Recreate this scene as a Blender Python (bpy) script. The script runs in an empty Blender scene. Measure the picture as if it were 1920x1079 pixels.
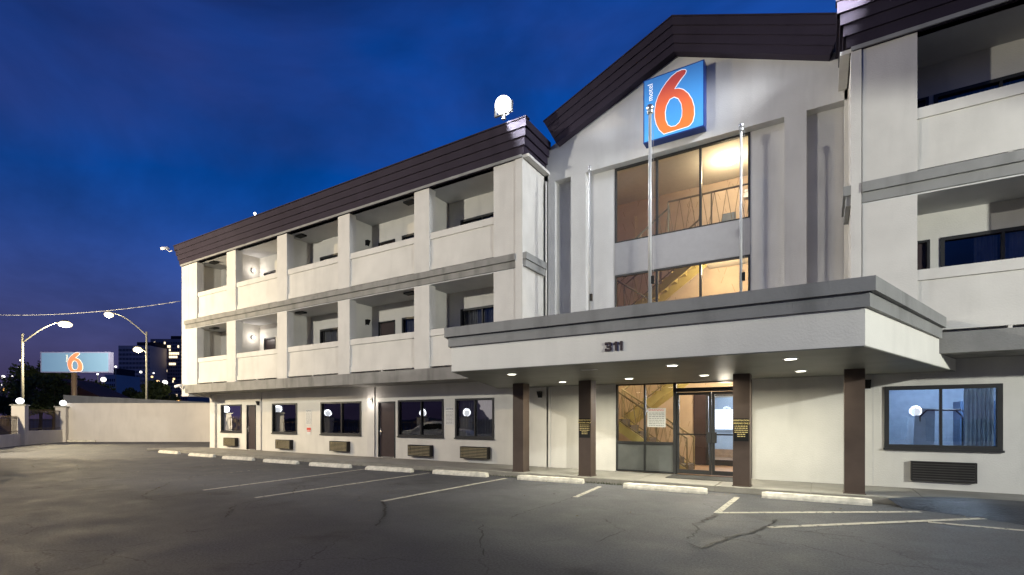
import bpy, bmesh, math, random
from mathutils import Vector, Matrix
R = math.radians
random.seed(7)
SC = bpy.context.scene
COL = SC.collection

# ------------------------------------------------------------------ camera, sky, exposure
cam_d = bpy.data.cameras.new("camera")
cam = bpy.data.objects.new("camera", cam_d)
COL.objects.link(cam)
cam.location = (0, 0, 1.62)
cam.rotation_euler = (R(90), 0, R(31.79))
cam_d.sensor_width = 36
cam_d.lens = 936 / 1920 * 36
cam_d.shift_y = (785 - 539.5) / 1920
cam_d.clip_start = 0.05
cam_d.clip_end = 4000
SC.camera = cam

SC.view_settings.view_transform = 'Standard'
SC.view_settings.look = 'None'
SC.view_settings.exposure = 0.0
SC.view_settings.gamma = 1.0
SC.view_settings.use_curve_mapping = False
SC.cycles.use_denoising = True
SC.cycles.max_bounces = 7
SC.cycles.diffuse_bounces = 3
SC.cycles.glossy_bounces = 3
SC.cycles.transparent_max_bounces = 12
SC.cycles.sample_clamp_indirect = 4.0
SC.cycles.blur_glossy = 0.3

SUN_EL, SUN_ROT = R(3.0), R(5)
world = bpy.data.worlds.new("World")
SC.world = world
world.use_nodes = True
wn, wl = world.node_tree.nodes, world.node_tree.links
wn.clear()
w_out = wn.new('ShaderNodeOutputWorld')
w_bg = wn.new('ShaderNodeBackground')
w_sky = wn.new('ShaderNodeTexSky')
w_sky.sky_type = 'NISHITA'
w_sky.sun_disc = False
w_sky.sun_elevation = SUN_EL
w_sky.sun_rotation = SUN_ROT
w_sky.altitude = 100
w_sky.dust_density = 0.6
w_sky.ozone_density = 6.0
# thin violet cloud and the dull band low in the dusk sky
w_tc = wn.new('ShaderNodeTexCoord')
w_map = wn.new('ShaderNodeMapping')
w_map.inputs['Scale'].default_value = (0.9, 0.9, 2.6)
w_map.inputs['Rotation'].default_value = (R(20), R(-24), 0)
w_noise = wn.new('ShaderNodeTexNoise')
w_noise.inputs['Scale'].default_value = 1.3
w_noise.inputs['Detail'].default_value = 5
w_noise.inputs['Roughness'].default_value = 0.5
wl.new(w_tc.outputs['Generated'], w_map.inputs['Vector'])
wl.new(w_map.outputs[0], w_noise.inputs['Vector'])
w_cr = wn.new('ShaderNodeMapRange')
w_cr.inputs['From Min'].default_value = 0.42
w_cr.inputs['From Max'].default_value = 0.78
w_cr.inputs['To Max'].default_value = 0.5
wl.new(w_noise.outputs['Fac'], w_cr.inputs['Value'])
w_sep = wn.new('ShaderNodeSeparateXYZ')
wl.new(w_tc.outputs['Generated'], w_sep.inputs[0])
w_band = wn.new('ShaderNodeMapRange')
w_band.interpolation_type = 'SMOOTHSTEP'
w_band.inputs['From Min'].default_value = 0.02
w_band.inputs['From Max'].default_value = 0.42
w_band.inputs['To Min'].default_value = 0.92
w_band.inputs['To Max'].default_value = 0.0
wl.new(w_sep.outputs['Z'], w_band.inputs['Value'])
w_max = wn.new('ShaderNodeMath'); w_max.operation = 'MAXIMUM'
wl.new(w_cr.outputs[0], w_max.inputs[0]); wl.new(w_band.outputs[0], w_max.inputs[1])
w_mix = wn.new('ShaderNodeMixRGB')
w_mix.inputs['Color2'].default_value = (0.48, 0.32, 0.86, 1)
wl.new(w_max.outputs[0], w_mix.inputs['Fac'])
w_tint = wn.new('ShaderNodeMixRGB'); w_tint.blend_type = 'MULTIPLY'; w_tint.inputs['Fac'].default_value = 1
w_tint.inputs['Color2'].default_value = (0.16, 1.25, 1.95, 1)
wl.new(w_sky.outputs[0], w_tint.inputs['Color1'])
wl.new(w_tint.outputs[0], w_mix.inputs['Color1'])
w_n2 = wn.new('ShaderNodeTexNoise')
w_n2.inputs['Scale'].default_value = 1.7
w_n2.inputs['Detail'].default_value = 7
w_n2.inputs['Roughness'].default_value = 0.58
w_n2.inputs['Distortion'].default_value = 0.6
w_m2 = wn.new('ShaderNodeMapping')
w_m2.inputs['Scale'].default_value = (0.8, 1.2, 2.2)
w_m2.inputs['Location'].default_value = (3.1, 1.7, 0.4)
wl.new(w_tc.outputs['Generated'], w_m2.inputs['Vector'])
wl.new(w_m2.outputs[0], w_n2.inputs['Vector'])
w_r2 = wn.new('ShaderNodeMapRange')
w_r2.inputs['From Min'].default_value = 0.3
w_r2.inputs['From Max'].default_value = 0.7
w_r2.inputs['To Min'].default_value = 0.55
w_r2.inputs['To Max'].default_value = 1.32
wl.new(w_n2.outputs['Fac'], w_r2.inputs['Value'])
w_val = wn.new('ShaderNodeVectorMath'); w_val.operation = 'SCALE'
wl.new(w_mix.outputs[0], w_val.inputs[0]); wl.new(w_r2.outputs[0], w_val.inputs['Scale'])
wl.new(w_val.outputs[0], w_bg.inputs['Color'])
w_bg.inputs['Strength'].default_value = 0.135
wl.new(w_bg.outputs[0], w_out.inputs['Surface'])

# last afterglow of the sun that has just set (barely above nothing)
sd = bpy.data.lights.new("sun", 'SUN')
sd.energy = 0.03
sd.angle = R(12)
sd.color = (1.0, 0.9, 0.85)
so = bpy.data.objects.new("sun", sd)
so.rotation_euler = (R(86), 0, R(-30))
COL.objects.link(so)

# ------------------------------------------------------------------ helpers
def new_mat(name):
    m = bpy.data.materials.new(name)
    m.use_nodes = True
    return m, m.node_tree.nodes, m.node_tree.links, m.node_tree.nodes['Principled BSDF']

def simple(name, col, rough=0.6, metal=0.0, var=0.12, scale=6.0, bump=0.0, bscale=60.0, spec=0.2, streak=0.0):
    m, n, l, p = new_mat(name)
    p.inputs['Roughness'].default_value = rough
    p.inputs['Metallic'].default_value = metal
    p.inputs['Specular IOR Level'].default_value = spec
    tc = n.new('ShaderNodeTexCoord')
    nz = n.new('ShaderNodeTexNoise')
    nz.inputs['Scale'].default_value = scale
    nz.inputs['Detail'].default_value = 6
    l.new(tc.outputs['Object'], nz.inputs['Vector'])
    mr = n.new('ShaderNodeMapRange')
    mr.inputs['From Min'].default_value = 0.25
    mr.inputs['From Max'].default_value = 0.75
    mr.inputs['To Min'].default_value = 1 - var
    mr.inputs['To Max'].default_value = 1 + var
    l.new(nz.outputs['Fac'], mr.inputs['Value'])
    fac = mr.outputs[0]
    if streak > 0:
        mp = n.new('ShaderNodeMapping')
        mp.inputs['Scale'].default_value = (1.5, 1.5, 0.30)
        l.new(tc.outputs['Object'], mp.inputs['Vector'])
        n2 = n.new('ShaderNodeTexNoise')
        n2.inputs['Scale'].default_value = 1.6
        n2.inputs['Detail'].default_value = 3
        l.new(mp.outputs[0], n2.inputs['Vector'])
        m2 = n.new('ShaderNodeMapRange')
        m2.inputs['From Min'].default_value = 0.52
        m2.inputs['From Max'].default_value = 0.72
        m2.inputs['To Min'].default_value = 1.0
        m2.inputs['To Max'].default_value = 1 - streak
        l.new(n2.outputs['Fac'], m2.inputs['Value'])
        mm = n.new('ShaderNodeMath'); mm.operation = 'MULTIPLY'
        l.new(fac, mm.inputs[0]); l.new(m2.outputs[0], mm.inputs[1])
        fac = mm.outputs[0]
    vm = n.new('ShaderNodeVectorMath'); vm.operation = 'SCALE'
    vm.inputs[0].default_value = col
    l.new(fac, vm.inputs['Scale'])
    l.new(vm.outputs[0], p.inputs['Base Color'])
    if bump > 0:
        nb = n.new('ShaderNodeTexNoise')
        nb.inputs['Scale'].default_value = bscale
        nb.inputs['Detail'].default_value = 4
        l.new(tc.outputs['Object'], nb.inputs['Vector'])
        b = n.new('ShaderNodeBump')
        b.inputs['Strength'].default_value = bump
        b.inputs['Distance'].default_value = 0.02
        l.new(nb.outputs['Fac'], b.inputs['Height'])
        l.new(b.outputs[0], p.inputs['Normal'])
    return m

def emis(name, col, strength, base=(0.5, 0.5, 0.5)):
    m, n, l, p = new_mat(name)
    p.inputs['Base Color'].default_value = (*base, 1)
    p.inputs['Emission Color'].default_value = (*col, 1)
    p.inputs['Emission Strength'].default_value = strength
    return m

def glass_mat(name, tint, refl):
    m, n, l, p = new_mat(name)
    n.remove(p)
    out = n['Material Output']
    tr = n.new('ShaderNodeBsdfTransparent'); tr.inputs[0].default_value = (*tint, 1)
    gl = n.new('ShaderNodeBsdfGlossy'); gl.inputs['Roughness'].default_value = 0.01
    gl.inputs[0].default_value = (0.95, 0.97, 1, 1)
    fr = n.new('ShaderNodeFresnel'); fr.inputs[0].default_value = 1.5
    ad = n.new('ShaderNodeMath'); ad.operation = 'ADD'; ad.inputs[1].default_value = refl; ad.use_clamp = True
    # faint waviness in the pane
    tc = n.new('ShaderNodeTexCoord'); nz = n.new('ShaderNodeTexNoise'); nz.inputs['Scale'].default_value = 1.3
    b = n.new('ShaderNodeBump'); b.inputs['Strength'].default_value = 0.03; b.inputs['Distance'].default_value = 0.05
    l.new(tc.outputs['Object'], nz.inputs['Vector']); l.new(nz.outputs['Fac'], b.inputs['Height'])
    l.new(b.outputs[0], gl.inputs['Normal'])
    mx = n.new('ShaderNodeMixShader')
    l.new(fr.outputs[0], ad.inputs[0]); l.new(ad.outputs[0], mx.inputs[0])
    l.new(tr.outputs[0], mx.inputs[1]); l.new(gl.outputs[0], mx.inputs[2])
    l.new(mx.outputs[0], out.inputs['Surface'])
    return m

M = {}
M['stucco'] = simple('stucco_white', (0.60, 0.58, 0.53), 0.85, var=0.09, scale=1.1, bump=0.4, bscale=35, streak=0.09)
M['stucco_pier'] = simple('stucco_pier', (0.59, 0.57, 0.53), 0.85, var=0.07, scale=1.6, bump=0.35, bscale=35, streak=0.08)
M['panel'] = simple('parapet_panel', (0.60, 0.58, 0.535), 0.8, var=0.08, scale=1.4, bump=0.25, bscale=30, streak=0.08)
M['gable'] = simple('stucco_gable', (0.54, 0.53, 0.51), 0.85, var=0.10, scale=0.8, bump=0.3, bscale=45, streak=0.1)
M['trim'] = simple('trim_grey', (0.26, 0.26, 0.25), 0.7, var=0.10, scale=2.0, bump=0.2, bscale=30, streak=0.25)
M['slab'] = simple('slab_concrete', (0.25, 0.243, 0.225), 0.85, var=0.16, scale=2.5, bump=0.4, bscale=30, streak=0.35)
M['ceiling'] = simple('balcony_ceiling', (0.60, 0.60, 0.60), 0.8, var=0.06, scale=2)
M['siding'] = simple('roof_siding', (0.034, 0.027, 0.040), 0.75, var=0.12, scale=2, bump=0.1, bscale=20, streak=0.1, spec=0.12)
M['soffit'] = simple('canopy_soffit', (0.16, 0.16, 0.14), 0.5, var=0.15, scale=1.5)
M['column'] = simple('column_brown', (0.075, 0.055, 0.045), 0.45, var=0.12, scale=3, bump=0.1, bscale=25)
M['frame'] = simple('dark_frame', (0.035, 0.035, 0.035), 0.4, var=0.1)
M['door'] = simple('door_brown', (0.05, 0.036, 0.036), 0.4, var=0.12, scale=3)
M['metal'] = simple('bare_metal', (0.55, 0.55, 0.55), 0.3, metal=0.9, var=0.08)
M['pole_metal'] = simple('brushed_pole', (0.42, 0.42, 0.41), 0.5, metal=0.5, var=0.06)
M['galv'] = simple('galvanised', (0.26, 0.26, 0.24), 0.55, metal=0.3, var=0.1)
M['black'] = simple('matt_black', (0.012, 0.012, 0.012), 0.5, var=0.1)
M['ac'] = simple('ac_grille', (0.30, 0.26, 0.17), 0.5, metal=0.2, var=0.2, scale=12)
M['ac_dark'] = simple('ac_casing', (0.03, 0.028, 0.026), 0.5, var=0.1)
M['void'] = simple('unlit_room_black', (0.012, 0.013, 0.016), 0.9)
M['curtain'] = simple('curtain_grey', (0.16, 0.17, 0.19), 0.9, var=0.1, scale=10)
M['concrete'] = simple('sidewalk_concrete', (0.26, 0.25, 0.225), 0.85, var=0.2, scale=1.4, bump=0.35, bscale=60)
M['kerb'] = simple('kerb_concrete', (0.20, 0.19, 0.165), 0.9, var=0.25, scale=3, bump=0.5, bscale=40)
M['stop'] = simple('wheel_stop_paint', (0.58, 0.55, 0.47), 0.8, var=0.28, scale=9, bump=0.3, bscale=40, streak=0.1)
M['wallpaint'] = simple('perimeter_wall', (0.54, 0.51, 0.48), 0.85, var=0.06, scale=1, bump=0.2, bscale=20, streak=0.08)
M['greywall'] = simple('retaining_concrete', (0.22, 0.23, 0.23), 0.85, var=0.15, scale=1, streak=0.2)
M['glass'] = glass_mat('clear_glass', (0.93, 0.95, 0.93), 0.02)
M['darkglass'] = glass_mat('tinted_glass', (0.38, 0.38, 0.38), 0.18)
M['upperglass'] = glass_mat('upper_glass', (0.72, 0.72, 0.74), 0.03)
M['wallpaper'] = simple('stair_wallpaper', (0.52, 0.40, 0.29), 0.8, var=0.08, scale=3)
M['stair'] = simple('stair_stringer', (0.42, 0.34, 0.13), 0.5, var=0.08)
M['tread'] = simple('stair_tread', (0.09, 0.075, 0.065), 0.7, var=0.1)
M['rail'] = simple('stair_rail', (0.20, 0.16, 0.09), 0.5, var=0.1)
M['inwhite'] = simple('interior_white', (0.62, 0.57, 0.48), 0.8, var=0.04)
M['wood'] = simple('lobby_floor', (0.34, 0.22, 0.14), 0.35, var=0.2, scale=6)
M['lobbyblue'] = simple('lobby_wall', (0.42, 0.50, 0.62), 0.7, var=0.05)
M['roofgravel'] = simple('roof_membrane', (0.2, 0.2, 0.2), 0.9, var=0.2, scale=8)
M['cable'] = simple('cable_grey', (.3, .3, .3), .5)
M['paper'] = simple('notice_paper', (0.62, 0.62, 0.60), 0.6, var=0.03)
M['ink'] = simple('dark_ink', (0.05, 0.05, 0.06), 0.6)
M['redink'] = simple('red_ink', (0.55, 0.06, 0.04), 0.6)
M['gold'] = simple('gold_lettering', (0.62, 0.50, 0.22), 0.4, var=0.1)
M['whiteplastic'] = simple('white_plastic', (0.7, 0.7, 0.7), 0.4)
M['bark'] = simple('bark', (0.09, 0.065, 0.045), 0.9, var=0.3, scale=10)
M['leaf'] = simple('leaf', (0.045, 0.065, 0.025), 0.7, var=0.5, scale=0.8)
M['lamp_white'] = emis('lit_lamp_white', (1.0, 0.97, 0.90), 5)
M['globe_lit'] = emis('globe_lit', (0.95, 0.97, 1.0), 2.6)
M['down_lit'] = emis('downlight_lit', (1.0, 0.97, 0.80), 6)
M['warm_lit'] = emis('ceiling_lamp_lit', (1.0, 0.90, 0.72), 12)
M['street_lit'] = emis('street_lamp_lit', (1.0, 0.80, 0.42), 3.5)
M['flood_lit'] = emis('flood_lit', (0.95, 0.97, 1.0), 5)

# asphalt: worn, patched, cracked, a little sheen
def asphalt():
    m, n, l, p = new_mat('asphalt')
    tc = n.new('ShaderNodeTexCoord')
    def noise(sc, det=6, rough=0.55):
        z = n.new('ShaderNodeTexNoise'); z.inputs['Scale'].default_value = sc
        z.inputs['Detail'].default_value = det; z.inputs['Roughness'].default_value = rough
        l.new(tc.outputs['Object'], z.inputs['Vector']); return z
    n1, n2, n3 = noise(0.22, 5), noise(1.3, 8, 0.7), noise(34, 4, .7)
    def mr(src, a, b, c, d):
        r = n.new('ShaderNodeMapRange'); r.inputs['From Min'].default_value = a; r.inputs['From Max'].default_value = b
        r.inputs['To Min'].default_value = c; r.inputs['To Max'].default_value = d; l.new(src, r.inputs['Value']); return r.outputs[0]
    def mul(a, b):
        q = n.new('ShaderNodeMath'); q.operation = 'MULTIPLY'; l.new(a, q.inputs[0]); l.new(b, q.inputs[1]); return q.outputs[0]
    f = mul(mr(n1.outputs['Fac'], .3, .7, .75, 1.25), mr(n2.outputs['Fac'], .3, .72, .72, 1.3))
    f = mul(f, mr(n3.outputs['Fac'], .3, .7, .45, 1.6))
    n4 = noise(0.75, 3)
    f = mul(f, mr(n4.outputs['Fac'], .60, .70, 1.0, .55))
    f = mul(f, mr(n4.outputs['Fac'], .26, .36, 1.25, 1.0))
    # fine crazing
    dn = noise(1.1, 4)
    add = n.new('ShaderNodeMixRGB'); add.blend_type = 'ADD'; add.inputs['Fac'].default_value = 0.9
    l.new(tc.outputs['Object'], add.inputs['Color1']); l.new(dn.outputs['Color'], add.inputs['Color2'])
    vo = n.new('ShaderNodeTexVoronoi'); vo.feature = 'DISTANCE_TO_EDGE'; vo.inputs['Scale'].default_value = 0.55
    l.new(add.outputs[0], vo.inputs['Vector'])
    cr = mr(vo.outputs['Distance'], 0.0, 0.007, 0.0, 1.0)
    msk = mr(n1.outputs['Fac'], .50, .56, 1.0, 0.35)
    mx = n.new('ShaderNodeMath'); mx.operation = 'MAXIMUM'; l.new(cr, mx.inputs[0]); l.new(msk, mx.inputs[1])
    f = mul(f, mx.outputs[0])
    vm = n.new('ShaderNodeVectorMath'); vm.operation = 'SCALE'; vm.inputs[0].default_value = (0.052, 0.053, 0.060)
    l.new(f, vm.inputs['Scale']); l.new(vm.outputs[0], p.inputs['Base Color'])
    l.new(mr(n2.outputs['Fac'], .3, .7, .55, .85), p.inputs['Roughness'])
    b = n.new('ShaderNodeBump'); b.inputs['Strength'].default_value = 0.8; b.inputs['Distance'].default_value = 0.012
    l.new(n3.outputs['Fac'], b.inputs['Height']); l.new(b.outputs[0], p.inputs['Normal'])
    return m
M['asphalt'] = asphalt()

def worn_paint(name, col, cover):
    m, n, l, p = new_mat(name)
    out = n['Material Output']
    p.inputs['Base Color'].default_value = (*col, 1); p.inputs['Roughness'].default_value = 0.8
    tc = n.new('ShaderNodeTexCoord'); z = n.new('ShaderNodeTexNoise'); z.inputs['Scale'].default_value = 9
    z.inputs['Detail'].default_value = 8; z.inputs['Roughness'].default_value = 0.7
    l.new(tc.outputs['Object'], z.inputs['Vector'])
    r = n.new('ShaderNodeMapRange'); r.inputs['From Min'].default_value = cover - .06; r.inputs['From Max'].default_value = cover + .06
    l.new(z.outputs['Fac'], r.inputs['Value'])
    t = n.new('ShaderNodeBsdfTransparent'); mx = n.new('ShaderNodeMixShader')
    l.new(r.outputs[0], mx.inputs[0]); l.new(p.outputs[0], mx.inputs[1]); l.new(t.outputs[0], mx.inputs[2])
    l.new(mx.outputs[0], out.inputs['Surface'])
    return m
M['paint'] = worn_paint('line_paint', (0.40, 0.38, 0.32), 0.60)
M['paint_faint'] = worn_paint('line_paint_faded', (0.26, 0.25, 0.21), 0.47)
M['crack'] = simple('crack_tar', (0.012, 0.012, 0.012), 0.6)
M['wet'] = simple('fresh_asphalt', (0.018, 0.02, 0.028), 0.5, var=0.5, scale=4, bump=0.6, bscale=22)

# ---- mesh builder
class MB:
    def __init__(s): s.v, s.f, s.m = [], [], []
    def quad(s, pts, mi=0):
        i = len(s.v); s.v += [tuple(p) for p in pts]; s.f.append(tuple(range(i, i + len(pts)))); s.m.append(mi); return s
    def box(s, x0, x1, y0, y1, z0, z1, mi=0):
        i = len(s.v)
        s.v += [(x0, y0, z0), (x1, y0, z0), (x1, y1, z0), (x0, y1, z0), (x0, y0, z1), (x1, y0, z1), (x1, y1, z1), (x0, y1, z1)]
        for q in ((0, 3, 2, 1), (4, 5, 6, 7), (0, 1, 5, 4), (1, 2, 6, 5), (2, 3, 7, 6), (3, 0, 4, 7)):
            s.f.append(tuple(i + k for k in q)); s.m.append(mi)
        return s
    def hexa(s, p, mi=0):      # 8 points: bottom 4 ccw, top 4 ccw
        i = len(s.v); s.v += [tuple(q) for q in p]
        for q in ((0, 3, 2, 1), (4, 5, 6, 7), (0, 1, 5, 4), (1, 2, 6, 5), (2, 3, 7, 6), (3, 0, 4, 7)):
            s.f.append(tuple(i + k for k in q)); s.m.append(mi)
        return s
    def prism(s, poly, z0, z1, mi=0):   # xy polygon extruded in z
        n = len(poly); i = len(s.v)
        s.v += [(x, y, z0) for x, y in poly] + [(x, y, z1) for x, y in poly]
        s.f.append(tuple(i + k for k in reversed(range(n)))); s.m.append(mi)
        s.f.append(tuple(i + n + k for k in range(n))); s.m.append(mi)
        for k in range(n):
            s.f.append((i + k, i + (k + 1) % n, i + n + (k + 1) % n, i + n + k)); s.m.append(mi)
        return s
    def prism_y(s, poly, y0, y1, mi=0):  # xz polygon extruded in y
        n = len(poly); i = len(s.v)
        s.v += [(x, y0, z) for x, z in poly] + [(x, y1, z) for x, z in poly]
        s.f.append(tuple(i + k for k in range(n))); s.m.append(mi)
        s.f.append(tuple(i + n + k for k in reversed(range(n)))); s.m.append(mi)
        for k in range(n):
            s.f.append((i + k, i + n + k, i + n + (k + 1) % n, i + (k + 1) % n)); s.m.append(mi)
        return s
    def tube(s, a, b, r0, r1=None, seg=8, mi=0):
        r1 = r0 if r1 is None else r1
        a, b = Vector(a), Vector(b); d = (b - a).normalized()
        u = d.cross(Vector((0, 0, 1)) if abs(d.z) < .95 else Vector((1, 0, 0))).normalized(); w = d.cross(u)
        i = len(s.v)
        for c, r in ((a, r0), (b, r1)):
            for k in range(seg):
                t = 2 * math.pi * k / seg
                s.v.append(tuple(c + (u * math.cos(t) + w * math.sin(t)) * r))
        for k in range(seg):
            s.f.append((i + k, i + (k + 1) % seg, i + seg + (k + 1) % seg, i + seg + k)); s.m.append(mi)
        s.f.append(tuple(i + k for k in reversed(range(seg)))); s.m.append(mi)
        s.f.append(tuple(i + seg + k for k in range(seg))); s.m.append(mi)
        return s
    def lathe(s, c, prof, seg=16, mi=0):  # prof list of (r,z) about c
        i = len(s.v)
        for r, z in prof:
            for k in range(seg):
                t = 2 * math.pi * k / seg
                s.v.append((c[0] + r * math.cos(t), c[1] + r * math.sin(t), c[2] + z))
        for j in range(len(prof) - 1):
            for k in range(seg):
                s.f.append((i + j * seg + k, i + j * seg + (k + 1) % seg, i + (j + 1) * seg + (k + 1) % seg, i + (j + 1) * seg + k)); s.m.append(mi)
        s.f.append(tuple(i + k for k in reversed(range(seg)))); s.m.append(mi)
        s.f.append(tuple(i + (len(prof) - 1) * seg + k for k in range(seg))); s.m.append(mi)
        return s
    def sphere(s, c, r, seg=16, rings=10, mi=0):
        return s.lathe(c, [(max(r * math.sin(math.pi * (j + .001) / rings), 1e-4) if j < rings else 1e-4, -r * math.cos(math.pi * j / rings)) for j in range(rings + 1)], seg, mi)
    def mesh(s, name, mats):
        me = bpy.data.meshes.new(name)
        me.from_pydata(s.v, [], s.f)
        if not isinstance(mats, (list, tuple)): mats = [mats]
        for m in mats: me.materials.append(m)
        me.polygons.foreach_set('material_index', s.m)
        bm = bmesh.new(); bm.from_mesh(me); bmesh.ops.recalc_face_normals(bm, faces=bm.faces); bm.to_mesh(me); bm.free()
        return me

def link(name, data, parent=None, loc=None):
    o = bpy.data.objects.new(name, data); COL.objects.link(o)
    if parent is not None:
        o.parent = parent
        if loc is None:
            loc = -parent.location if (parent.type == 'EMPTY' and parent.get('wc')) else Vector((0, 0, 0))
    if loc is not None: o.location = loc
    return o

def part(name, mb, mat, parent=None, smooth=False, loc=None, label=None, kind=None):
    me = mb.mesh(name, mat) if isinstance(mb, MB) else mb
    if smooth:
        me.polygons.foreach_set('use_smooth', [True] * len(me.polygons))
    o = link(name, me, parent, loc)
    if label: o['label'] = label
    if kind: o['kind'] = kind
    return o

def thing(name, label, cat, loc=(0, 0, 0), group=None, wc=False, rz=0):
    """Empty at the thing's base; wc: children meshes are given in world coordinates"""
    o = bpy.data.objects.new(name, None); COL.objects.link(o)
    o.location = loc; o.rotation_euler = (0, 0, rz); o.empty_display_size = .2
    if wc: o['wc'] = 1
    o['label'] = label; o['category'] = cat
    if group: o['group'] = group
    return o

def tag(o, label, cat, group=None):
    o['label'] = label; o['category'] = cat
    if group: o['group'] = group
    return o

def struct(name, mb, mat, parent=None):
    o = part(name, mb, mat, parent); 
    o['kind'] = 'structure'
    return o

def copy_thing(root, loc, rz, label=None, group=None):
    r = root.copy(); COL.objects.link(r); r.location = loc; r.rotation_euler = (0, 0, rz)
    if label: r['label'] = label
    if group: r['group'] = group
    for ch in list(root.children):
        c = ch.copy(); COL.objects.link(c); c.parent = r
        for g in ch.children:
            d = g.copy(); COL.objects.link(d); d.parent = c
    return r

def text_mesh(txt, size, depth, mat, name='lettering', bold=0.0):
    cu = bpy.data.curves.new(name, 'FONT'); cu.body = txt; cu.size = size; cu.extrude = depth; cu.offset = bold
    cu.align_x = 'CENTER'; cu.align_y = 'CENTER'; cu.resolution_u = 3
    o = bpy.data.objects.new('tmp', cu); COL.objects.link(o)
    dg = bpy.context.evaluated_depsgraph_get(); dg.update()
    me = bpy.data.meshes.new_from_object(o.evaluated_get(dg))
    bpy.data.objects.remove(o)
    me.name = name; me.materials.clear(); me.materials.append(mat)
    return me

def wall_cells(mb, x0, x1, z0, z1, y0, y1, ops):
    """front/back faces with openings (ox0,ox1,oz0,oz1) and their reveals"""
    xs = sorted({x0, x1, *[min(max(v, x0), x1) for o in ops for v in o[:2]]})
    zs = sorted({z0, z1, *[min(max(v, z0), z1) for o in ops for v in o[2:]]})
    hole = lambda cx, cz: any(o[0] < cx < o[1] and o[2] < cz < o[3] for o in ops)
    for i in range(len(xs) - 1):
        for j in range(len(zs) - 1):
            a, b, c, d = xs[i], xs[i + 1], zs[j], zs[j + 1]
            if hole((a + b) / 2, (c + d) / 2): continue
            mb.quad([(a, y0, c), (b, y0, c), (b, y0, d), (a, y0, d)])
            mb.quad([(a, y1, c), (a, y1, d), (b, y1, d), (b, y1, c)])
    for a, b, c, d in list(ops) + [(x0, x1, z0, z1)]:
        mb.quad([(a, y0, c), (a, y1, c), (b, y1, c), (b, y0, c)])
        mb.quad([(a, y0, d), (b, y0, d), (b, y1, d), (a, y1, d)])
        mb.quad([(a, y0, c), (a, y0, d), (a, y1, d), (a, y1, c)])
        mb.quad([(b, y0, c), (b, y1, c), (b, y1, d), (b, y0, d)])
    return mb

# ------------------------------------------------------------------ ground
YF, YW, YG = 12.49, 13.83, 13.83          # overhang face, ground wall, gable face
g = MB(); g.quad([(-2500, -1200, -.02), (2500, -1200, -.02), (2500, 3000, -.02), (-2500, 3000, -.02)])
struct('ground', g, simple('far_ground', (0.06, 0.055, 0.05), 0.9, var=0.3, scale=0.05))
g = MB(); g.quad([(-44.5, 13.2), (-40, 9.0), (-33, 6.4), (-20, 1.2), (-10, -1.2), (3, -1.8), (16, -2.2), (16, 13.6), (-30, 13.6), (-36, 18.4)][::1] and
       [(x, y, 0) for x, y in [(-44.6, 13.0), (-40, 8.9), (-33, 6.3), (-20, 1.2), (-10, -1.2), (3, -1.8), (18, -2.2), (18, 13.7), (-26.9, 13.7), (-26.9, 24.5)]])
struct('parking_lot', g, M['asphalt'])
# street beyond the perimeter fence
g = MB(); g.quad([(-400, -60, .0), (-60, 8, .0), (-47, 2, .0), (-30, -8, .0), (60, -14, .0), (60, -30, .0), (-100, -40, .0), (-400, -150, .0)])
g.quad([(-62, 8.5, 0), (-62, 30, 0), (-400, 130, 0), (-400, 60, 0)])
struct('road', g, simple('street_asphalt', (0.09, 0.08, 0.075), 0.7, var=0.2, scale=.5))

# sidewalk with slabs and kerb stones
g = MB(); g.box(-27.6, 18, 11.75, 13.83, -.01, .095)
sw = struct('sidewalk', g, M['kerb'])
slab_me = MB().box(0, 1.815, 0, 1.76, 0, .025).mesh('paving_slab', M['concrete'])
kerb_me = MB().hexa([(0, 0, -.09), (1.82, 0, -.09), (1.82, .14, -.09), (0, .14, -.09), (0, .02, .025), (1.82, .02, .025), (1.82, .14, .025), (0, .14, .025)]).mesh('kerb_stone', M['kerb'])
for k in range(25):
    x = -27.6 + k * 1.828
    part('paving_slab', slab_me, None, sw, loc=(x, 11.915, .096 + random.uniform(-.002, .002)))
    if x < .6 or x > 5:
        part('kerb_stone', kerb_me, None, sw, loc=(x, 11.735, .097 + random.uniform(-.003, .003)))
# asphalt ramp over the kerb at the right
rp = MB(); N = 14
ring = [(1.05, 11.62), (1.35, 12.0), (1.75, 12.3), (2.3, 12.5), (3.2, 12.55), (6, 12.4), (6.2, 10.6), (3.6, 10.2), (2.7, 10.45), (2.2, 10.85), (1.7, 11.15), (1.25, 11.35)]
cen = (3.6, 11.7)
top = []
for x, y in ring:
    h = .004 if y < 11.6 else .126
    rp.v.append((x, y, h))
inner = []
for x, y in ring:
    xi, yi = cen[0] + (x - cen[0]) * .62, cen[1] + (y - cen[1]) * .62
    rp.v.append((xi, yi, .15 if yi > 11.2 else .10))
rp.v.append((cen[0], cen[1], .15))
n_ = len(ring)
for k in range(n_):
    rp.f.append((k, (k + 1) % n_, n_ + (k + 1) % n_, n_ + k)); rp.m.append(0)
    rp.f.append((n_ + k, n_ + (k + 1) % n_, 2 * n_)); rp.m.append(0)
o = part('asphalt_ramp', rp, M['wet'], smooth=True); o['kind'] = 'structure'

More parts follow.
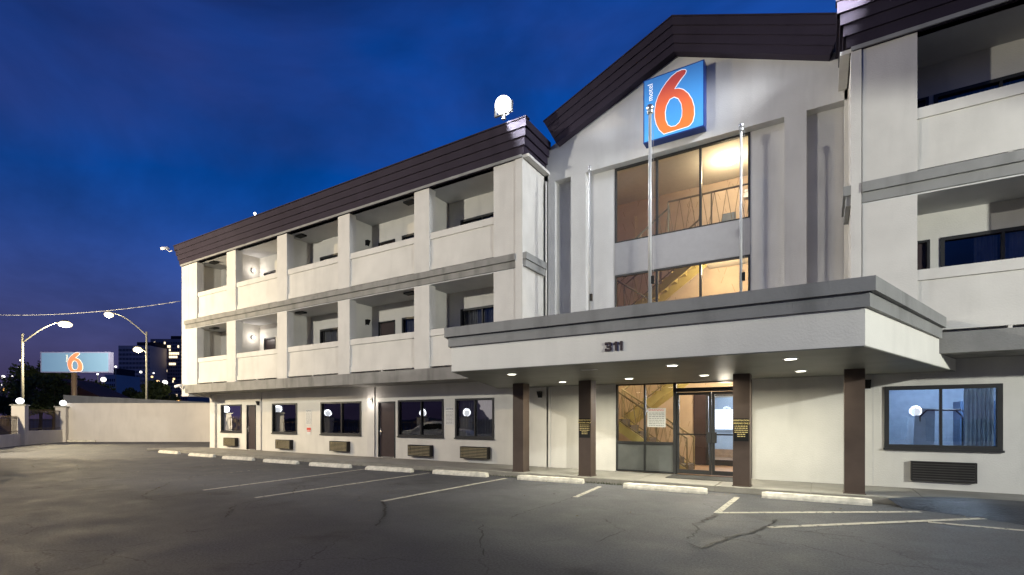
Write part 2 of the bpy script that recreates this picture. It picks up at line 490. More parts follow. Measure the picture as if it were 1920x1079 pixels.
def strip(pts, w, z, taper=False, jitter=0.0):
    mb = MB(); n = len(pts); L, Rr = [], []
    for i, p in enumerate(pts):
        a = pts[max(i - 1, 0)]; b = pts[min(i + 1, n - 1)]
        d = Vector((b[0] - a[0], b[1] - a[1])).normalized(); nn = Vector((-d.y, d.x))
        ww = w / 2 * (1 + random.uniform(-jitter, jitter)) * (0.25 if taper and i in (0, n - 1) else 1)
        L.append((p[0] + nn.x * ww, p[1] + nn.y * ww, z)); Rr.append((p[0] - nn.x * ww, p[1] - nn.y * ww, z))
    for i in range(n - 1): mb.quad([L[i], Rr[i], Rr[i + 1], L[i + 1]])
    return mb
for i, (xa, xb, ya, yb, fine) in enumerate([(-1.47, -1.52, 11.15, 9.1, 1), (-4.47, -4.3, 11.2, 9.4, 1), (-7.25, -7.3, 11.4, 6.95, 1), (-9.9, -9.82, 11.3, 5.9, 1),
        (-12.4, -11.85, 11.2, 5.9, 1), (-15.3, -14.8, 11.0, 6.0, 0), (-17.95, -17.5, 11.0, 6.2, 0), (-20.8, -20.4, 11.0, 6.2, 0), (-24.0, -23.5, 11.0, 6.4, 0), (-27.6, -27.2, 11.4, 6.6, 0)]):
    struct('parking_line', strip([(xa, ya), (xb, yb)], .11, .004), M['paint'] if fine else M['paint_faint'])
for a, b in (((-1.5, 9.12), (1.45, 11.05)), ((-.67, 8.29), (2.27, 10.9)), ((1.41, 10.02), (3.6, 9.96))):
    struct('parking_line', strip([a, b], .12, .008), M['paint'])
def crack(pts, w=.03):
    out = []
    for (ax, ay), (bx, by) in zip(pts, pts[1:]):
        n = max(2, int(math.hypot(bx - ax, by - ay) / .10))
        for k in range(n):
            t = k / n; out.append((ax + (bx - ax) * t + random.gauss(0, .022), ay + (by - ay) * t + random.gauss(0, .022)))
    out.append(pts[-1])
    struct('pavement_crack', strip(out, w, .012, True, .6), M['crack'])
crack([(-1.51, 9.09), (-1.57, 8.18), (-1.65, 7.9), (-1.51, 7.56), (-1.51, 6.89)], .05)
crack([(-.62, 9.01), (-.68, 8.37), (-.87, 7.76), (-1.1, 7.25), (-1.24, 6.54), (-1.47, 6.68)], .035)
crack([(-1.49, 7.45), (-1.03, 7.22), (-.51, 7.08)], .02)
crack([(-.63, 8.23), (0, 8.22), (.49, 8.23)], .018)
crack([(-4.25, 6.86), (-4.37, 7.78), (-4.3, 8.48), (-4.3, 9.39)], .02)
crack([(-4.41, 6.19), (-4.07, 5.78), (-3.75, 5.27), (-3.35, 4.79)], .02)
crack([(-7.3, 6.94), (-6.7, 6.44), (-6.04, 5.8), (-5.66, 5.28)], .03)
crack([(-14, 6.2), (-12.11, 4.8), (-11.34, 4.63), (-11.0, 4.69)], .03)
crack([(-3.0, 7.6), (-2.4, 6.9), (-2.5, 6.1)], .018)
crack([(-10.6, 7.4), (-9.6, 6.6), (-9.3, 5.2), (-8.2, 4.4)], .02)
crack([(-1.5, 9.3), (-1.9, 9.9), (-1.2, 10.6)], .018)
crack([(-.8, 8.6), (-2.2, 8.2), (-3.4, 8.35)], .014)

# weeds growing along the foot of the kerb
wd = MB(); random.seed(21)
for k in range(620):
    x = random.choice([-24.0, -20.9, -17.9, -15.3, -12.6, -9.95, -7.3, -4.6]) + random.gauss(0, .42); y = 11.735 - abs(random.gauss(0, .045)); h = random.uniform(.02, .075)
    a = random.uniform(0, 6.28); lx, ly = math.cos(a) * h * .5, math.sin(a) * h * .5
    wd.quad([(x - .006, y, 0), (x + .006, y, 0), (x + lx, y + ly - .02, h)])
wo = part('kerb_weeds', wd, simple('weed', (0.05, 0.065, 0.025), .8, var=.4)); wo['kind'] = 'stuff'
lt = MB()
for k in range(90):
    x = random.uniform(-26, 2); y = random.choice((random.uniform(10.9, 11.7), random.uniform(5, 11.5))); s_ = random.uniform(.012, .035); a = random.uniform(0, 6.28)
    c_, q_ = math.cos(a) * s_, math.sin(a) * s_
    lt.quad([(x + c_, y + q_, .006), (x - q_ * .6, y + c_ * .6, .012), (x - c_, y - q_, .006), (x + q_ * .6, y - c_ * .6, .016)])
wo = part('fallen_leaves', lt, simple('dry_leaf', (0.20, 0.15, 0.08), .8, var=.4)); wo['kind'] = 'stuff'

# wheel stops
def stop_mesh(L=1.83):
    """extruded trapezoid in 14 lengths, edges chipped at random"""
    mb = MB(); h = L / 2; n = 22; prof = [(-.085, 0), (-.082, .05), (-.055, .115), (-.035, .125), (.035, .125), (.055, .115), (.082, .05), (.085, 0)]
    for k in range(n + 1):
        x = -h + L * k / n; e = .90 if k in (0, n) else 1
        chip = random.random() < .16
        for q, (y, z) in enumerate(prof):
            c = random.uniform(.012, .03) if (chip and q in (2, 3)) else 0
            mb.v.append((x + random.uniform(-.004, .004), y * e + random.uniform(-.003, .003), max(0, z * e - c + (random.uniform(-.002, .002) if z else 0))))
    m_ = len(prof)
    for k in range(n):
        for q in range(m_ - 1):
            a = k * m_ + q; mb.f.append((a, a + 1, a + m_ + 1, a + m_)); mb.m.append(0)
    mb.f.append(tuple(range(m_))); mb.m.append(0); mb.f.append(tuple(n * m_ + q for q in reversed(range(m_)))); mb.m.append(0)
    return mb
stops = [(-.12, 11.41, .016, 'white concrete wheel stop right of the last brown column, beside the dark asphalt ramp'),
         (-3.0, 11.30, .03, 'white wheel stop in front of the glass entrance doors'),
         (-5.93, 11.42, .05, 'white wheel stop between the two left brown canopy columns'),
         (-8.75, 11.30, .06, 'white wheel stop just left of the first brown canopy column'),
         (-11.35, 11.10, .07, 'white wheel stop in front of the wide window with lamp reflections'),
         (-13.96, 10.98, .09, 'white wheel stop in front of the brown door beside the lit wall lamp'),
         (-16.65, 10.96, .05, 'white wheel stop in front of the wide window at the middle of the left wing'),
         (-19.45, 10.99, .08, 'white wheel stop in front of the narrow window left of the red notice'),
         (-22.4, 11.10, .04, 'white wheel stop in front of the first brown room door'),
         (-25.7, 11.30, .0, 'white wheel stop by the left corner of the motel, farthest of the row')]
for i, (x, y, rz, lb) in enumerate(stops):
    me = stop_mesh().mesh('wheel_stop', M['stop'])
    o = link('wheel_stop', me, None, Vector((x, y, .001))); o.rotation_euler = (0, 0, rz)
    tag(o, lb, 'wheel stop', 'wheel stops along the sidewalk')
o = link('wheel_stop', stop_mesh(1.9).mesh('wheel_stop', M['concrete']), None, Vector((-27.9, 12.3, .02))); o.rotation_euler = (R(5), 0, R(55))
tag(o, 'displaced bare concrete wheel stop lying askew beyond the end of the row', 'wheel stop')
o = link('wheel_stop', stop_mesh(2.4).mesh('wheel_stop', M['stop']), None, Vector((-43.6, 13.5, .001))); o.rotation_euler = (0, 0, R(31.8))
tag(o, 'white wheel stop at the foot of the long pale boundary wall', 'wheel stop')

# ------------------------------------------------------------------ the motel
motel = thing('motel_building', 'three storey white motel with dark roof fascia, gabled entrance bay and open balconies', 'motel', (-13.3, 13.83, 0), wc=True)
P = lambda name, mb, mat, parent=motel, **k: part(name, mb, mat, parent, **k)

# openings in the back wall, per floor
G_WIN = [(-26.03, -24.16, []), (-21.66, -19.80, []), (-18.19, -15.67, [-16.87]), (-13.66, -11.43, [-12.5]), (-10.91, -9.27, [-10.07])]
G_DOOR = [(-23.74, -22.96), (-14.72, -13.80)]
U_WIN = [(-25.05, -23.4, [-24.2]), (-21.25, -19.6, [-20.4]), (-18.22, -15.9, [-17.1]), (-13.45, -11.6, [-12.5]), (-10.67, -8.6, [-9.75])]
U_DOOR = [(-22.30, -21.40), (-14.70, -13.81)]
R_GWIN = (1.19, 3.12, [2.16])
ops = [(a, b, .92, 2.31) for a, b, _ in G_WIN] + [(a, b, .12, 2.27) for a, b in G_DOOR]
ops += [(a, b, 4.05, 5.41) for a, b, _ in U_WIN] + [(a, b, 3.28, 5.38) for a, b in U_DOOR]
ops += [(a, b, 7.15, 8.50) for a, b, _ in U_WIN] + [(a, b, 6.46, 8.47) for a, b in U_DOOR]
mb = wall_cells(MB(), -26.8, -7.25, -.02, 9.3, YW, YW + .2, ops)
P('back_wall', mb, M['stucco'])
rops = [(R_GWIN[0], R_GWIN[1], .94, 2.33), (1.1, 1.98, 3.28, 5.46), (2.15, 4.0, 4.05, 5.46), (1.1, 1.96, 6.46, 8.53), (2.04, 4.1, 7.15, 8.53), (5.2, 7.1, .94, 2.33), (5.9, 7.8, 4.05, 5.46), (5.9, 7.8, 7.15, 8.53)]
P('back_wall', wall_cells(MB(), .45, 18, -.02, 9.3, YW, YW + .2, rops), M['stucco'])
# near-black sheets and blocks standing for the shade of unlit rooms
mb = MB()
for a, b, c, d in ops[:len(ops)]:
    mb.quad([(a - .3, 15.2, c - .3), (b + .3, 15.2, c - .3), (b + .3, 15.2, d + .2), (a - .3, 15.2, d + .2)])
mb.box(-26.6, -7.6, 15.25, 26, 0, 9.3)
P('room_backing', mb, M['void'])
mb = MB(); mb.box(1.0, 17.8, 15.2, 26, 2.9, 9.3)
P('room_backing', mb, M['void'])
# pilasters and joints of the ground floor wall
P('pilaster', MB().box(-15.27, -14.88, YW - .06, YW, .12, 2.865), M['stucco_pier'])
P('pilaster', MB().box(-22.82, -22.50, YW - .05, YW, .12, 2.865), M['stucco_pier'])
P('corner_post', MB().box(-26.92, -26.45, YW - .1, YW + .2, .0, 2.865), M['stucco_pier'])
P('wall_joint', MB().box(-7.17, -7.14, YW - .012, YW, .12, 2.6), M['gable'])
P('expansion_joint', MB().box(.98, .995, YW - .004, YW + .01, .12, 2.85), M['gable'])

def window(parent, x0, x1, z0, z1, y, mulls, glass, curtain=0, sill=True, fw=.07, proud=.025, label=None):
    f = MB()
    f.box(x0, x0 + fw, y - proud, y + .09, z0, z1); f.box(x1 - fw, x1, y - proud, y + .09, z0, z1)
    f.box(x0 + fw, x1 - fw, y - proud, y + .09, z0, z0 + fw * 1.3); f.box(x0 + fw, x1 - fw, y - proud, y + .09, z1 - fw, z1)
    w = P('window', f, M['frame'], parent, label=label)
    edges = [x0 + fw] + list(mulls) + [x1 - fw]
    for a, b in zip(edges, edges[1:]):
        P('pane', MB().quad([(a, y + .05, z0 + fw), (b, y + .05, z0 + fw), (b, y + .05, z1 - fw), (a, y + .05, z1 - fw)]), glass, w)
    for m in mulls:
        P('mullion', MB().box(m - .022, m + .022, y - proud + .01, y + .07, z0 + fw, z1 - fw), M['frame'], w)
    if sill:
        P('sill', MB().box(x0 - .02, x1 + .02, y - proud - .03, y - proud, z0 - .015, z0 + .03), M['frame'], w)
    if curtain:
        c = MB(); n = 60; xs = x0 + .05; xe = x0 + (x1 - x0) * curtain
        for k in range(n):
            a = xs + (xe - xs) * k / n; b = xs + (xe - xs) * (k + 1) / n
            ya = y + .2 + .03 * math.sin(k * 1.35); yb = y + .2 + .03 * math.sin((k + 1) * 1.35)
            c.quad([(a, ya, z0), (b, yb, z0), (b, yb, z1), (a, ya, z1)])
        P('curtain', c, M['curtain'] if z0 > 3 else simple('curtain_ground', (.40, .42, .45), .9), w, smooth=True)
    return w

def room_door(parent, x0, x1, z0, z1, y):
    f = MB(); t = .05
    f.box(x0, x0 + t, y - .02, y + .1, z0, z1); f.box(x1 - t, x1, y - .02, y + .1, z0, z1); f.box(x0 + t, x1 - t, y - .02, y + .1, z1 - t, z1)
    d = P('door', MB().box(x0 + t, x1 - t, y + .05, y + .095, z0 + .02, z1 - t), M['door'], parent)
    P('door_frame', f, M['frame'], d)
    P('threshold', MB().box(x0 + .25, x1 - .05, y - .03, y + .05, z0, z0 + .025), M['metal'], d)
    h = MB(); h.box(x0 + .08, x0 + .12, y + .02, y + .05, z0 + .85, z0 + 1.12); h.tube((x0 + .1, y + .05, z0 + 1.0), (x0 + .1, y - .02, z0 + 1.0), .025); h.tube((x0 + .1, y - .02, z0 + 1.0), (x0 + .2, y - .02, z0 + 1.0), .012)
    P('door_handle', h, M['metal'], d)
    P('edge_strip', MB().box(x0 + t, x0 + t + .015, y + .03, y + .05, z0 + .02, z1 - t), M['metal'], d)
    return d

for (a, b, m), cu_ in zip(G_WIN, (.34, .30, .0, .0, .93)): window(motel, a, b, .92, 2.31, YW, m, M['darkglass'], curtain=cu_)
for a, b in G_DOOR: room_door(motel, a, b, .12, 2.27, YW)
for z0, z1 in ((4.05, 5.41), (7.15, 8.50)):
    for i, (a, b, m) in enumerate(U_WIN): window(motel, a, b, z0, z1, YW, m, M['upperglass'], curtain=.62, sill=False)
for z0, z1 in ((3.28, 5.38), (6.46, 8.47)):
    for a, b in U_DOOR: room_door(motel, a, b, z0, z1, YW)
window(motel, 2.15, 4.0, 4.05, 5.46, YW, [3.13], M['upperglass'], curtain=.0, sill=False)
window(motel, 2.04, 4.1, 7.15, 8.53, YW, [3.1], M['upperglass'], curtain=.6, sill=False)
room_door(motel, 1.1, 1.98, 3.28, 5.46, YW); room_door(motel, 1.1, 1.96, 6.46, 8.53, YW)
for q in ((5.9, 7.8, 4.05, 5.46), (5.9, 7.8, 7.15, 8.53), (5.2, 7.1, .94, 2.33)): window(motel, *q, YW, [(q[0] + q[1]) / 2], M['darkglass'], curtain=.6, sill=False)
# curtains of the right second floor window, two halves
for a, b in ((2.72, 3.08), (3.18, 3.92)):
    c = MB(); n = 30
    for k in range(n):
        p0 = a + (b - a) * k / n; p1 = a + (b - a) * (k + 1) / n
        c.quad([(p0, YW + .2 + .03 * math.sin(k * 1.4), 4.05), (p1, YW + .2 + .03 * math.sin(k * 1.4 + 1.4), 4.05), (p1, YW + .2 + .03 * math.sin(k * 1.4 + 1.4), 5.46), (p0, YW + .2 + .03 * math.sin(k * 1.4), 5.46)])
    P('curtain', c, simple('curtain_pale', (0.45, 0.45, 0.48), 0.9), smooth=True)
window(motel, R_GWIN[0], R_GWIN[1], .94, 2.33, YW, R_GWIN[2], glass_mat('office_glass', (.9, .92, .95), .22), fw=.085, proud=.035)

# slabs / bands
def wing(x0, x1, corner_left, piers, end_side):
    # x0..x1 extent of the overhang bands, piers list of (xa, xb)
    P('balcony_slab', MB().box(x0, x1, YF, YW - .002, 2.87, 3.27), M['slab'], label='lowest balcony slab, stained grey concrete edge')
    P('balcony_slab', MB().box(x0, x1, YF + .01, YW - .002, 6.05, 6.25), M['slab'] if x0 < -10 else M['trim'])
    P('balcony_slab', MB().box(x0, x1, YF - .05, YW - .002, 6.252, 6.45), M['slab'] if x0 < -10 else M['trim'])
    P('balcony_ceiling', MB().box(x0, x1, YF + .05, YW - .002, 6.02, 6.048), M['ceiling'])
    P('balcony_ceiling', MB().box(x0, x1, YF + .05, YW - .002, 9.20, 9.28), M['ceiling'])
    for z0, z1 in ((3.272, 6.018), (6.452, 9.198)):
        for a, b in piers:
            P('pier', MB().box(a, b, YF + .025, YF + .34, z0, z1 + (.08 if z1 > 9 else 0)), M['stucco_pier'])
            if b - a < .85:
                c = (a + b) / 2
                P('balcony_partition', MB().box(c - .08, c + .08, YF + .342, YW - .004, z0, z1), M['stucco'])
        for (a0, a1), (b0, b1) in zip(piers, piers[1:]):
            zz = z0 + .058
            p = P('balcony_parapet', MB().box(a1 + .002, b0 - .002, YF + .10, YF + .20, zz + .20, zz + 1.0), M['panel'])
            P('parapet_cap', MB().box(a1 + .002, b0 - .002, YF + .06, YF + .24, zz + 1.002, zz + 1.21), M['panel'], p)
            P('base_ledge', MB().box(a1 + .002, b0 - .002, YF + .07, YF + .22, zz, zz + .198), M['panel'], p)
            m_ = (a1 + b0) / 2
            P('support_block', MB().box(m_ - .03, m_ + .03, YF + .08, YF + .2, zz - .058, zz - .001), M['panel'], p)
piersL = [(-26.50, -25.72), (-23.09, -22.36), (-19.26, -18.60), (-15.46, -14.82), (-11.62, -10.96), (-8.41, -7.64)]
piersR = [(.715, 1.60), (4.28, 4.94), (8.1, 8.8), (11.9, 12.6), (15.7, 17.2)]
wing(-26.80, -7.63, True, piersL, 1)
wing(.71, 17.3, False, piersR, -1)
# end walls and corner posts
P('end_wall', MB().box(-27.19, -26.52, YF + .03, YF + .4, 2.72, 9.28), M['stucco_pier'])
P('end_wall', MB().box(-27.0, -26.82, YF + .4, 26, 2.72, 9.28), M['stucco'])
P('end_wall', MB().box(-26.8, -26.6, YW + .2, 26, 0, 2.86), M['stucco'])
P('corner_post', MB().box(-7.62, -7.38, YF - .01, YF + .3, 2.62, 9.28), M['stucco_pier'])
P('end_wall', MB().box(-7.56, -7.39, YF + .3, YW + .28, 2.64, 9.28), M['stucco_pier'])
P('corner_post', MB().box(.52, .70, YF - .01, YF + .3, 2.62, 9.28), M['stucco_pier'])
P('end_wall', MB().box(.53, .69, YF + .3, YW + .28, 2.64, 9.28), M['stucco_pier'])
for xs in ((-7.38, -7.29), (.43, .52)):
    s = 1 if xs[0] < -1 else -1
    P('side_cornice', MB().box(*xs, YF + .04, YW - .1, 6.05, 6.25), M['trim'])
    a, b = (xs[0], xs[1] + .04) if s > 0 else (xs[0] - .04, xs[1])
    P('side_cornice', MB().box(a, b, YF + .0, YW - .06, 6.252, 6.45), M['trim'])
P('downpipe', MB().tube((-7.30, YW - .04, 3.5), (-7.30, YW - .04, 9.0), .035), M['stucco'], smooth=True)
# roof
P('flat_roof', MB().box(-27.2, -7.3, 12.6, 26, 9.6, 9.75).box(.5, 18, 12.6, 26, 9.6, 9.75).box(-7.3, .5, 15.2, 26, 9.32, 9.45), M['roofgravel'])
P('rear_wall', MB().box(-27, 18, 26, 26.2, 0, 9.6), M['stucco'])

# roof fascia of the wings: courses of dark siding stepping outwards as they rise
def fascia(x0, x1, side_end, long_left):
    root = P('roof_fascia', MB().box(x0 + .05, x1 - .05, YF - .02, 12.7, 9.20, 10.15), M['siding'])
    P('eave_trim', MB().box(x0 + .02, x1 - .02, YF - .05, YF - .021, 9.205, 9.285), M['trim'], root)
    for k in range(4):
        z0 = 9.285 + .225 * k; e = .06 + .055 * k
        y = YF - e
        # front, split in boards of about 4.9 m
        xa, xb = x0 - (e if long_left else 0), x1 + (e if not long_left else 0)
        xa = x0 - e; xb = x1 + e
        n = max(1, round((xb - xa) / 9.5)); 
        for i in range(n):
            a = xa + (xb - xa) * i / n + .002; b = xa + (xb - xa) * (i + 1) / n - .002
            P('siding_board', MB().hexa([(a, y + .012, z0), (b, y + .012, z0), (b, YF - .02, z0), (a, YF - .02, z0), (a, y - .012, z0 + .218), (b, y - .012, z0 + .218), (b, YF - .02, z0 + .218), (a, YF - .02, z0 + .218)]), M['siding'], root)
        for xw, sg in ((x0, -1), (x1, 1)):
            a, b = sorted((xw + sg * .0, xw + sg * e))
            P('siding_board', MB().box(a, b, y + .02, 13.8 if (xw > -8 and xw < 1) else 26, z0, z0 + .218), M['siding'], root)
    P('roof_edge', MB().box(x0 - .25, x1 + .25, YF - .26, YF - .05, 10.19, 10.225), M['siding'], root)
fascia(-27.2, -7.36, 1, True)
fascia(.50, 18, -1, False)
P('fascia_return', MB().box(-7.5, -7.36, 12.5, 15.2, 9.2, 10.15), M['siding'])
P('fascia_return', MB().box(.50, .64, 12.5, 15.2, 9.2, 10.15), M['siding'])
P('return_soffit', MB().box(-7.38, -7.18, YF, YW, 9.20, 9.28), M['stucco_pier'])
P('return_soffit', MB().box(.33, .52, YF, YW, 9.20, 9.28), M['stucco_pier'])

# gable bay ------------------------------------------------------
XC = -3.34
def gz(x, off=0.0): return 11.33 - abs(x - XC) * .412 + off
x0g, x1g = -7.385, .515
mb = MB()
mb.prism_y([(x0g, 8.97), (x1g, 8.97), (x1g, gz(x1g, .3)), (XC, gz(XC, .3)), (x0g, gz(x0g, .3))], YG, YG + .35)
for a, b in ((x0g, -7.01), (-6.47, -5.98), (-.77, -.30)): mb.box(a, b, YG, YG + .26, 2.6, 8.968)
P('gable_wall', mb, M['gable'])
mb = wall_cells(MB(), x0g, x1g, 2.63, 9.05, YG + .26, YG + .45, [(-5.17, -1.55, 6.77, 8.965), (-5.17, -1.55, 3.62, 5.82)])
P('recessed_wall', mb, M['gable'])
P('spandrel_panel', MB().box(-5.17, -1.55, YG + .24, YG + .30, 5.83, 6.76), simple('spandrel_grey', (.27, .265, .27), .8, var=.05))
def big_window(z0, z1):
    f = MB(); y0, y1 = YG + .245, YG + .33; t = .05
    f.box(-5.17, -5.12, y0, y1, z0, z1); f.box(-1.60, -1.55, y0, y1, z0, z1); f.box(-5.12, -1.60, y0, y1, z1 - t, z1); f.box(-5.12, -1.60, y0, y1, z0, z0 + .03)
    w = P('window', f, M['frame'])
    for a, b in ((-5.12, -3.97), (-3.91, -2.80), (-2.74, -1.60)):
        P('pane', MB().quad([(a, y0 + .05, z0 + .03), (b, y0 + .05, z0 + .03), (b, y0 + .05, z1 - t), (a, y0 + .05, z1 - t)]), M['glass'], w)
    for m in (-3.94, -2.77): P('mullion', MB().box(m - .03, m + .03, y0 + .005, y1, z0 + .03, z1 - t), M['frame'], w)
big_window(6.77, 8.965); big_window(3.62, 5.82)
# gable fascia: four sloping courses each side
root = P('gable_fascia', MB().prism_y([(-6.8, gz(-6.8, .12)), (XC, gz(XC, .12)), (.12, gz(.12, .12)), (.12, gz(.12, .84)), (XC, gz(XC, .84)), (-6.8, gz(-6.8, .84))], YG - .17, YG + .4), M['siding'])
cs, sn = math.cos(math.atan(.412)), math.sin(math.atan(.412))
for s in (-1, 1):
    for k in range(4):
        o0, o1 = .08 + .198 * k, .272 + .198 * k
        e = .25 + .06 * k
        xe = lambda off: XC + s * (3.47 + off * sn * cs * 1.15)
        a0, a1 = xe(o0), xe(o1)
        y0 = YG - e
        pts = [(XC, gz(XC, o0)), (a0, gz(a0, o0)), (a1, gz(a1, o1)), (XC, gz(XC, o1))]
        m2 = MB()
        i = 0
        m2.v += [(x, y0 + (.012 if j < 2 else -.012), z) for j, (x, z) in enumerate(pts)] + [(x, YG + .38, z) for x, z in pts]
        for q in ((0, 1, 2, 3), (7, 6, 5, 4), (0, 4, 5, 1), (1, 5, 6, 2), (2, 6, 7, 3), (3, 7, 4, 0)): m2.f.append(q); m2.m.append(0)
        P('siding_board', m2, M['siding'], root)
m2 = MB()
for s in (-1, 1):
    a = XC + s * 3.84
    pts = [(XC, gz(XC, .875)), (a, gz(a, .875)), (a, gz(a, .905)), (XC, gz(XC, .905))]
    m2.prism_y(pts if s > 0 else pts[::-1], YG - .46, 20)
P('gable_roof', m2, M['siding'], root)
P('gable_back', MB().prism_y([(x0g, 9.3), (x1g, 9.3), (x1g, gz(x1g, .6)), (XC, gz(XC, .6)), (x0g, gz(x0g, .6))], 19.7, 19.9), M['stucco'])

# canopy -----------------------------------------------------------
def flare(y, dl=0, dr=0):
    t = (y - 8.36) / (YW - 8.36)
    return (-6.70 - 2.43 * t - dl, .51 + 1.89 * t + dr)
def trap(y0, y1, e=0):
    a = flare(y0); b = flare(y1)
    return [(a[0] - e, y0 - (e if y0 < 9 else 0)), (a[1] + e, y0 - (e if y0 < 9 else 0)), (b[1] + e, y1), (b[0] - e, y1)]
ym = YF - .06
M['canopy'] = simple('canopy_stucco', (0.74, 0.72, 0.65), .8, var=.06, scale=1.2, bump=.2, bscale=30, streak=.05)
can = P('entrance_canopy', MB().prism(trap(8.36, ym), 2.62, 3.14), M['canopy'])
bL, bR = flare(YW - .005)[0], flare(YW - .005)[1]
mL, mR = flare(ym)
P('canopy_rear', MB().prism([(mL, ym), (-7.40, ym), (-7.40, YW - .005), (bL, YW - .005)], 2.62, 2.862)
  .prism([(.54, ym), (mR, ym), (bR, YW - .005), (.54, YW - .005)], 2.62, 2.862)
  .box(-7.37, .51, ym, YW - .005, 2.62, 3.50), M['canopy'], can)
P('cornice_tier', MB().prism(trap(8.36, YF - .075, .05), 3.142, 3.34), M['trim'], can)
P('cornice_tier', MB().prism(trap(8.36, YF - .075, .11), 3.342, 3.54), M['trim'], can)
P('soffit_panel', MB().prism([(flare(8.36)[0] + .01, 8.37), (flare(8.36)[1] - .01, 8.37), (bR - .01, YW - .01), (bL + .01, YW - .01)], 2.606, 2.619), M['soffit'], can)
P('soffit_hatch', MB().box(-4.15, -3.82, 9.33, 9.45, 2.598, 2.605), M['whiteplastic'], can)
for x in (-7.24, -5.22, -1.50, .56):
    c = P('entrance_column', MB().box(x - .17, x + .17, 12.0, 12.34, .121, 2.604), M['column'])
    P('base_plate', MB().box(x - .19, x + .19, 11.98, 12.36, .121, .14), M['column'], c)

# address number on the canopy edge
nm_ = MB()
def digit(pieces, ox):
    for pc in pieces: nm_.prism_y([(ox + x, z) for x, z in pc], -.02, 0)
one = [[(.045, 0), (.085, 0), (.085, .16), (.045, .16)], [(.01, .105), (.045, .115), (.045, .16), (.035, .14), (.01, .13)]]
three = [[(0, .0), (.10, .0), (.115, .018), (.10, .034), (.0, .034)], [(0, .126), (.10, .126), (.115, .143), (.10, .16), (.0, .16)], [(.03, .066), (.10, .066), (.10, .096), (.03, .096)],
         [(.085, .034), (.118, .018), (.122, .05), (.11, .081), (.085, .072)], [(.085, .09), (.11, .081), (.122, .11), (.118, .143), (.085, .126)], [(0, .034), (.034, .034), (.034, .05), (0, .05)], [(0, .11), (.034, .11), (.034, .126), (0, .126)]]
digit(three, 0); digit(one, .14); digit(one, .235)
o = link('house_number', nm_.mesh('house_number', simple('number_bronze', (0.05, 0.035, 0.04), 0.5)), None, Vector((-3.245, 8.358, 2.80)))
tag(o, 'dark metal street number 311 on the pale front edge of the canopy', 'number')

# storefront and doors --------------------------------------------
y0, y1 = YW - .01, YW + .09
P('entrance_wall', MB().box(-7.30, -5.04, YW, YW + .2, 0, 2.615), M['stucco'])
P('entrance_wall', MB().box(-1.48, .448, YW, YW + .2, 0, 2.615), M['stucco'])
mb = MB()
mb.box(-5.04, -4.99, y0, y1, .12, 2.60); mb.box(-1.53, -1.48, y0, y1, .12, 2.60)
mb.box(-4.99, -1.53, y0, y1, 2.56, 2.60); mb.box(-3.42, -3.34, y0 - .01, y1, .12, 2.56); mb.box(-4.99, -3.42, y0, y1, .90, .97); mb.box(-4.99, -3.42, y0, y1, .12, .17)
mb.box(-3.34, -1.53, y0, y1, 2.33, 2.44)
sf = P('storefront', mb, M['frame'], label='dark framed glass storefront of the entrance')
P('mullion', MB().box(-4.23, -4.18, y0, y1, .17, .90).box(-4.23, -4.18, y0, y1, .97, 2.56), M['frame'], sf)
greyp = simple('storefront_panel', (0.10, 0.105, 0.10), 0.4, var=0.15, scale=3)
for a, b in ((-4.99, -4.23), (-4.18, -3.42)):
    P('lower_panel', MB().box(a, b, y0 + .03, y0 + .05, .17, .90), greyp, sf)
    P('pane', MB().quad([(a, y0 + .05, .97), (b, y0 + .05, .97), (b, y0 + .05, 2.56), (a, y0 + .05, 2.56)]), M['glass'], sf)
P('transom_pane', MB().quad([(-3.34, y0 + .05, 2.44), (-1.53, y0 + .05, 2.44), (-1.53, y0 + .05, 2.56), (-3.34, y0 + .05, 2.56)]), M['glass'], sf)
for a, b, hs in ((-3.335, -2.44, 1), (-2.43, -1.535, -1)):
    f = MB(); t = .065
    f.box(a, a + t, y0 + .02, y0 + .065, .14, 2.32); f.box(b - t, b, y0 + .02, y0 + .065, .14, 2.32); f.box(a + t, b - t, y0 + .02, y0 + .065, 2.25, 2.32); f.box(a + t, b - t, y0 + .02, y0 + .065, .14, .25)
    d = P('entrance_door', f, M['frame'])
    P('pane', MB().quad([(a + t, y0 + .045, .25), (b - t, y0 + .045, .25), (b - t, y0 + .045, 2.25), (a + t, y0 + .045, 2.25)]), M['glass'], d)
    P('push_bar', MB().box(a + .03, b - .03, y0 - .005, y0 + .018, 1.18, 1.215), M['black'], d)
    e = b - .12 if hs > 0 else a
    P('door_handle', MB().box(e, e + .12, y0 - .02, y0 + .015, .98, 1.26), M['frame'], d)
o = part('door_mat', MB().box(-3.35, -1.75, 12.75, 13.6, .123, .135), simple('mat', (0.06, 0.06, 0.058), 0.9, var=.3, scale=20))
tag(o, 'flat dark grey door mat in front of the entrance doors', 'door mat')

# stairwell interior ------------------------------------------------
YB = 17.0
P('stairwell_wall', MB().box(-6.6, -3.55, YB, YB + .1, 0, 9.4).box(-3.55, -1.3, YB, YB + .1, 2.45, 9.4), M['wallpaper'])
P('stairwell_wall', MB().box(-6.7, -6.6, YG + .46, YB, 0, 9.4).box(-1.35, -1.25, YG + .46, YB + .1, 0, 9.4), M['wallpaper'])
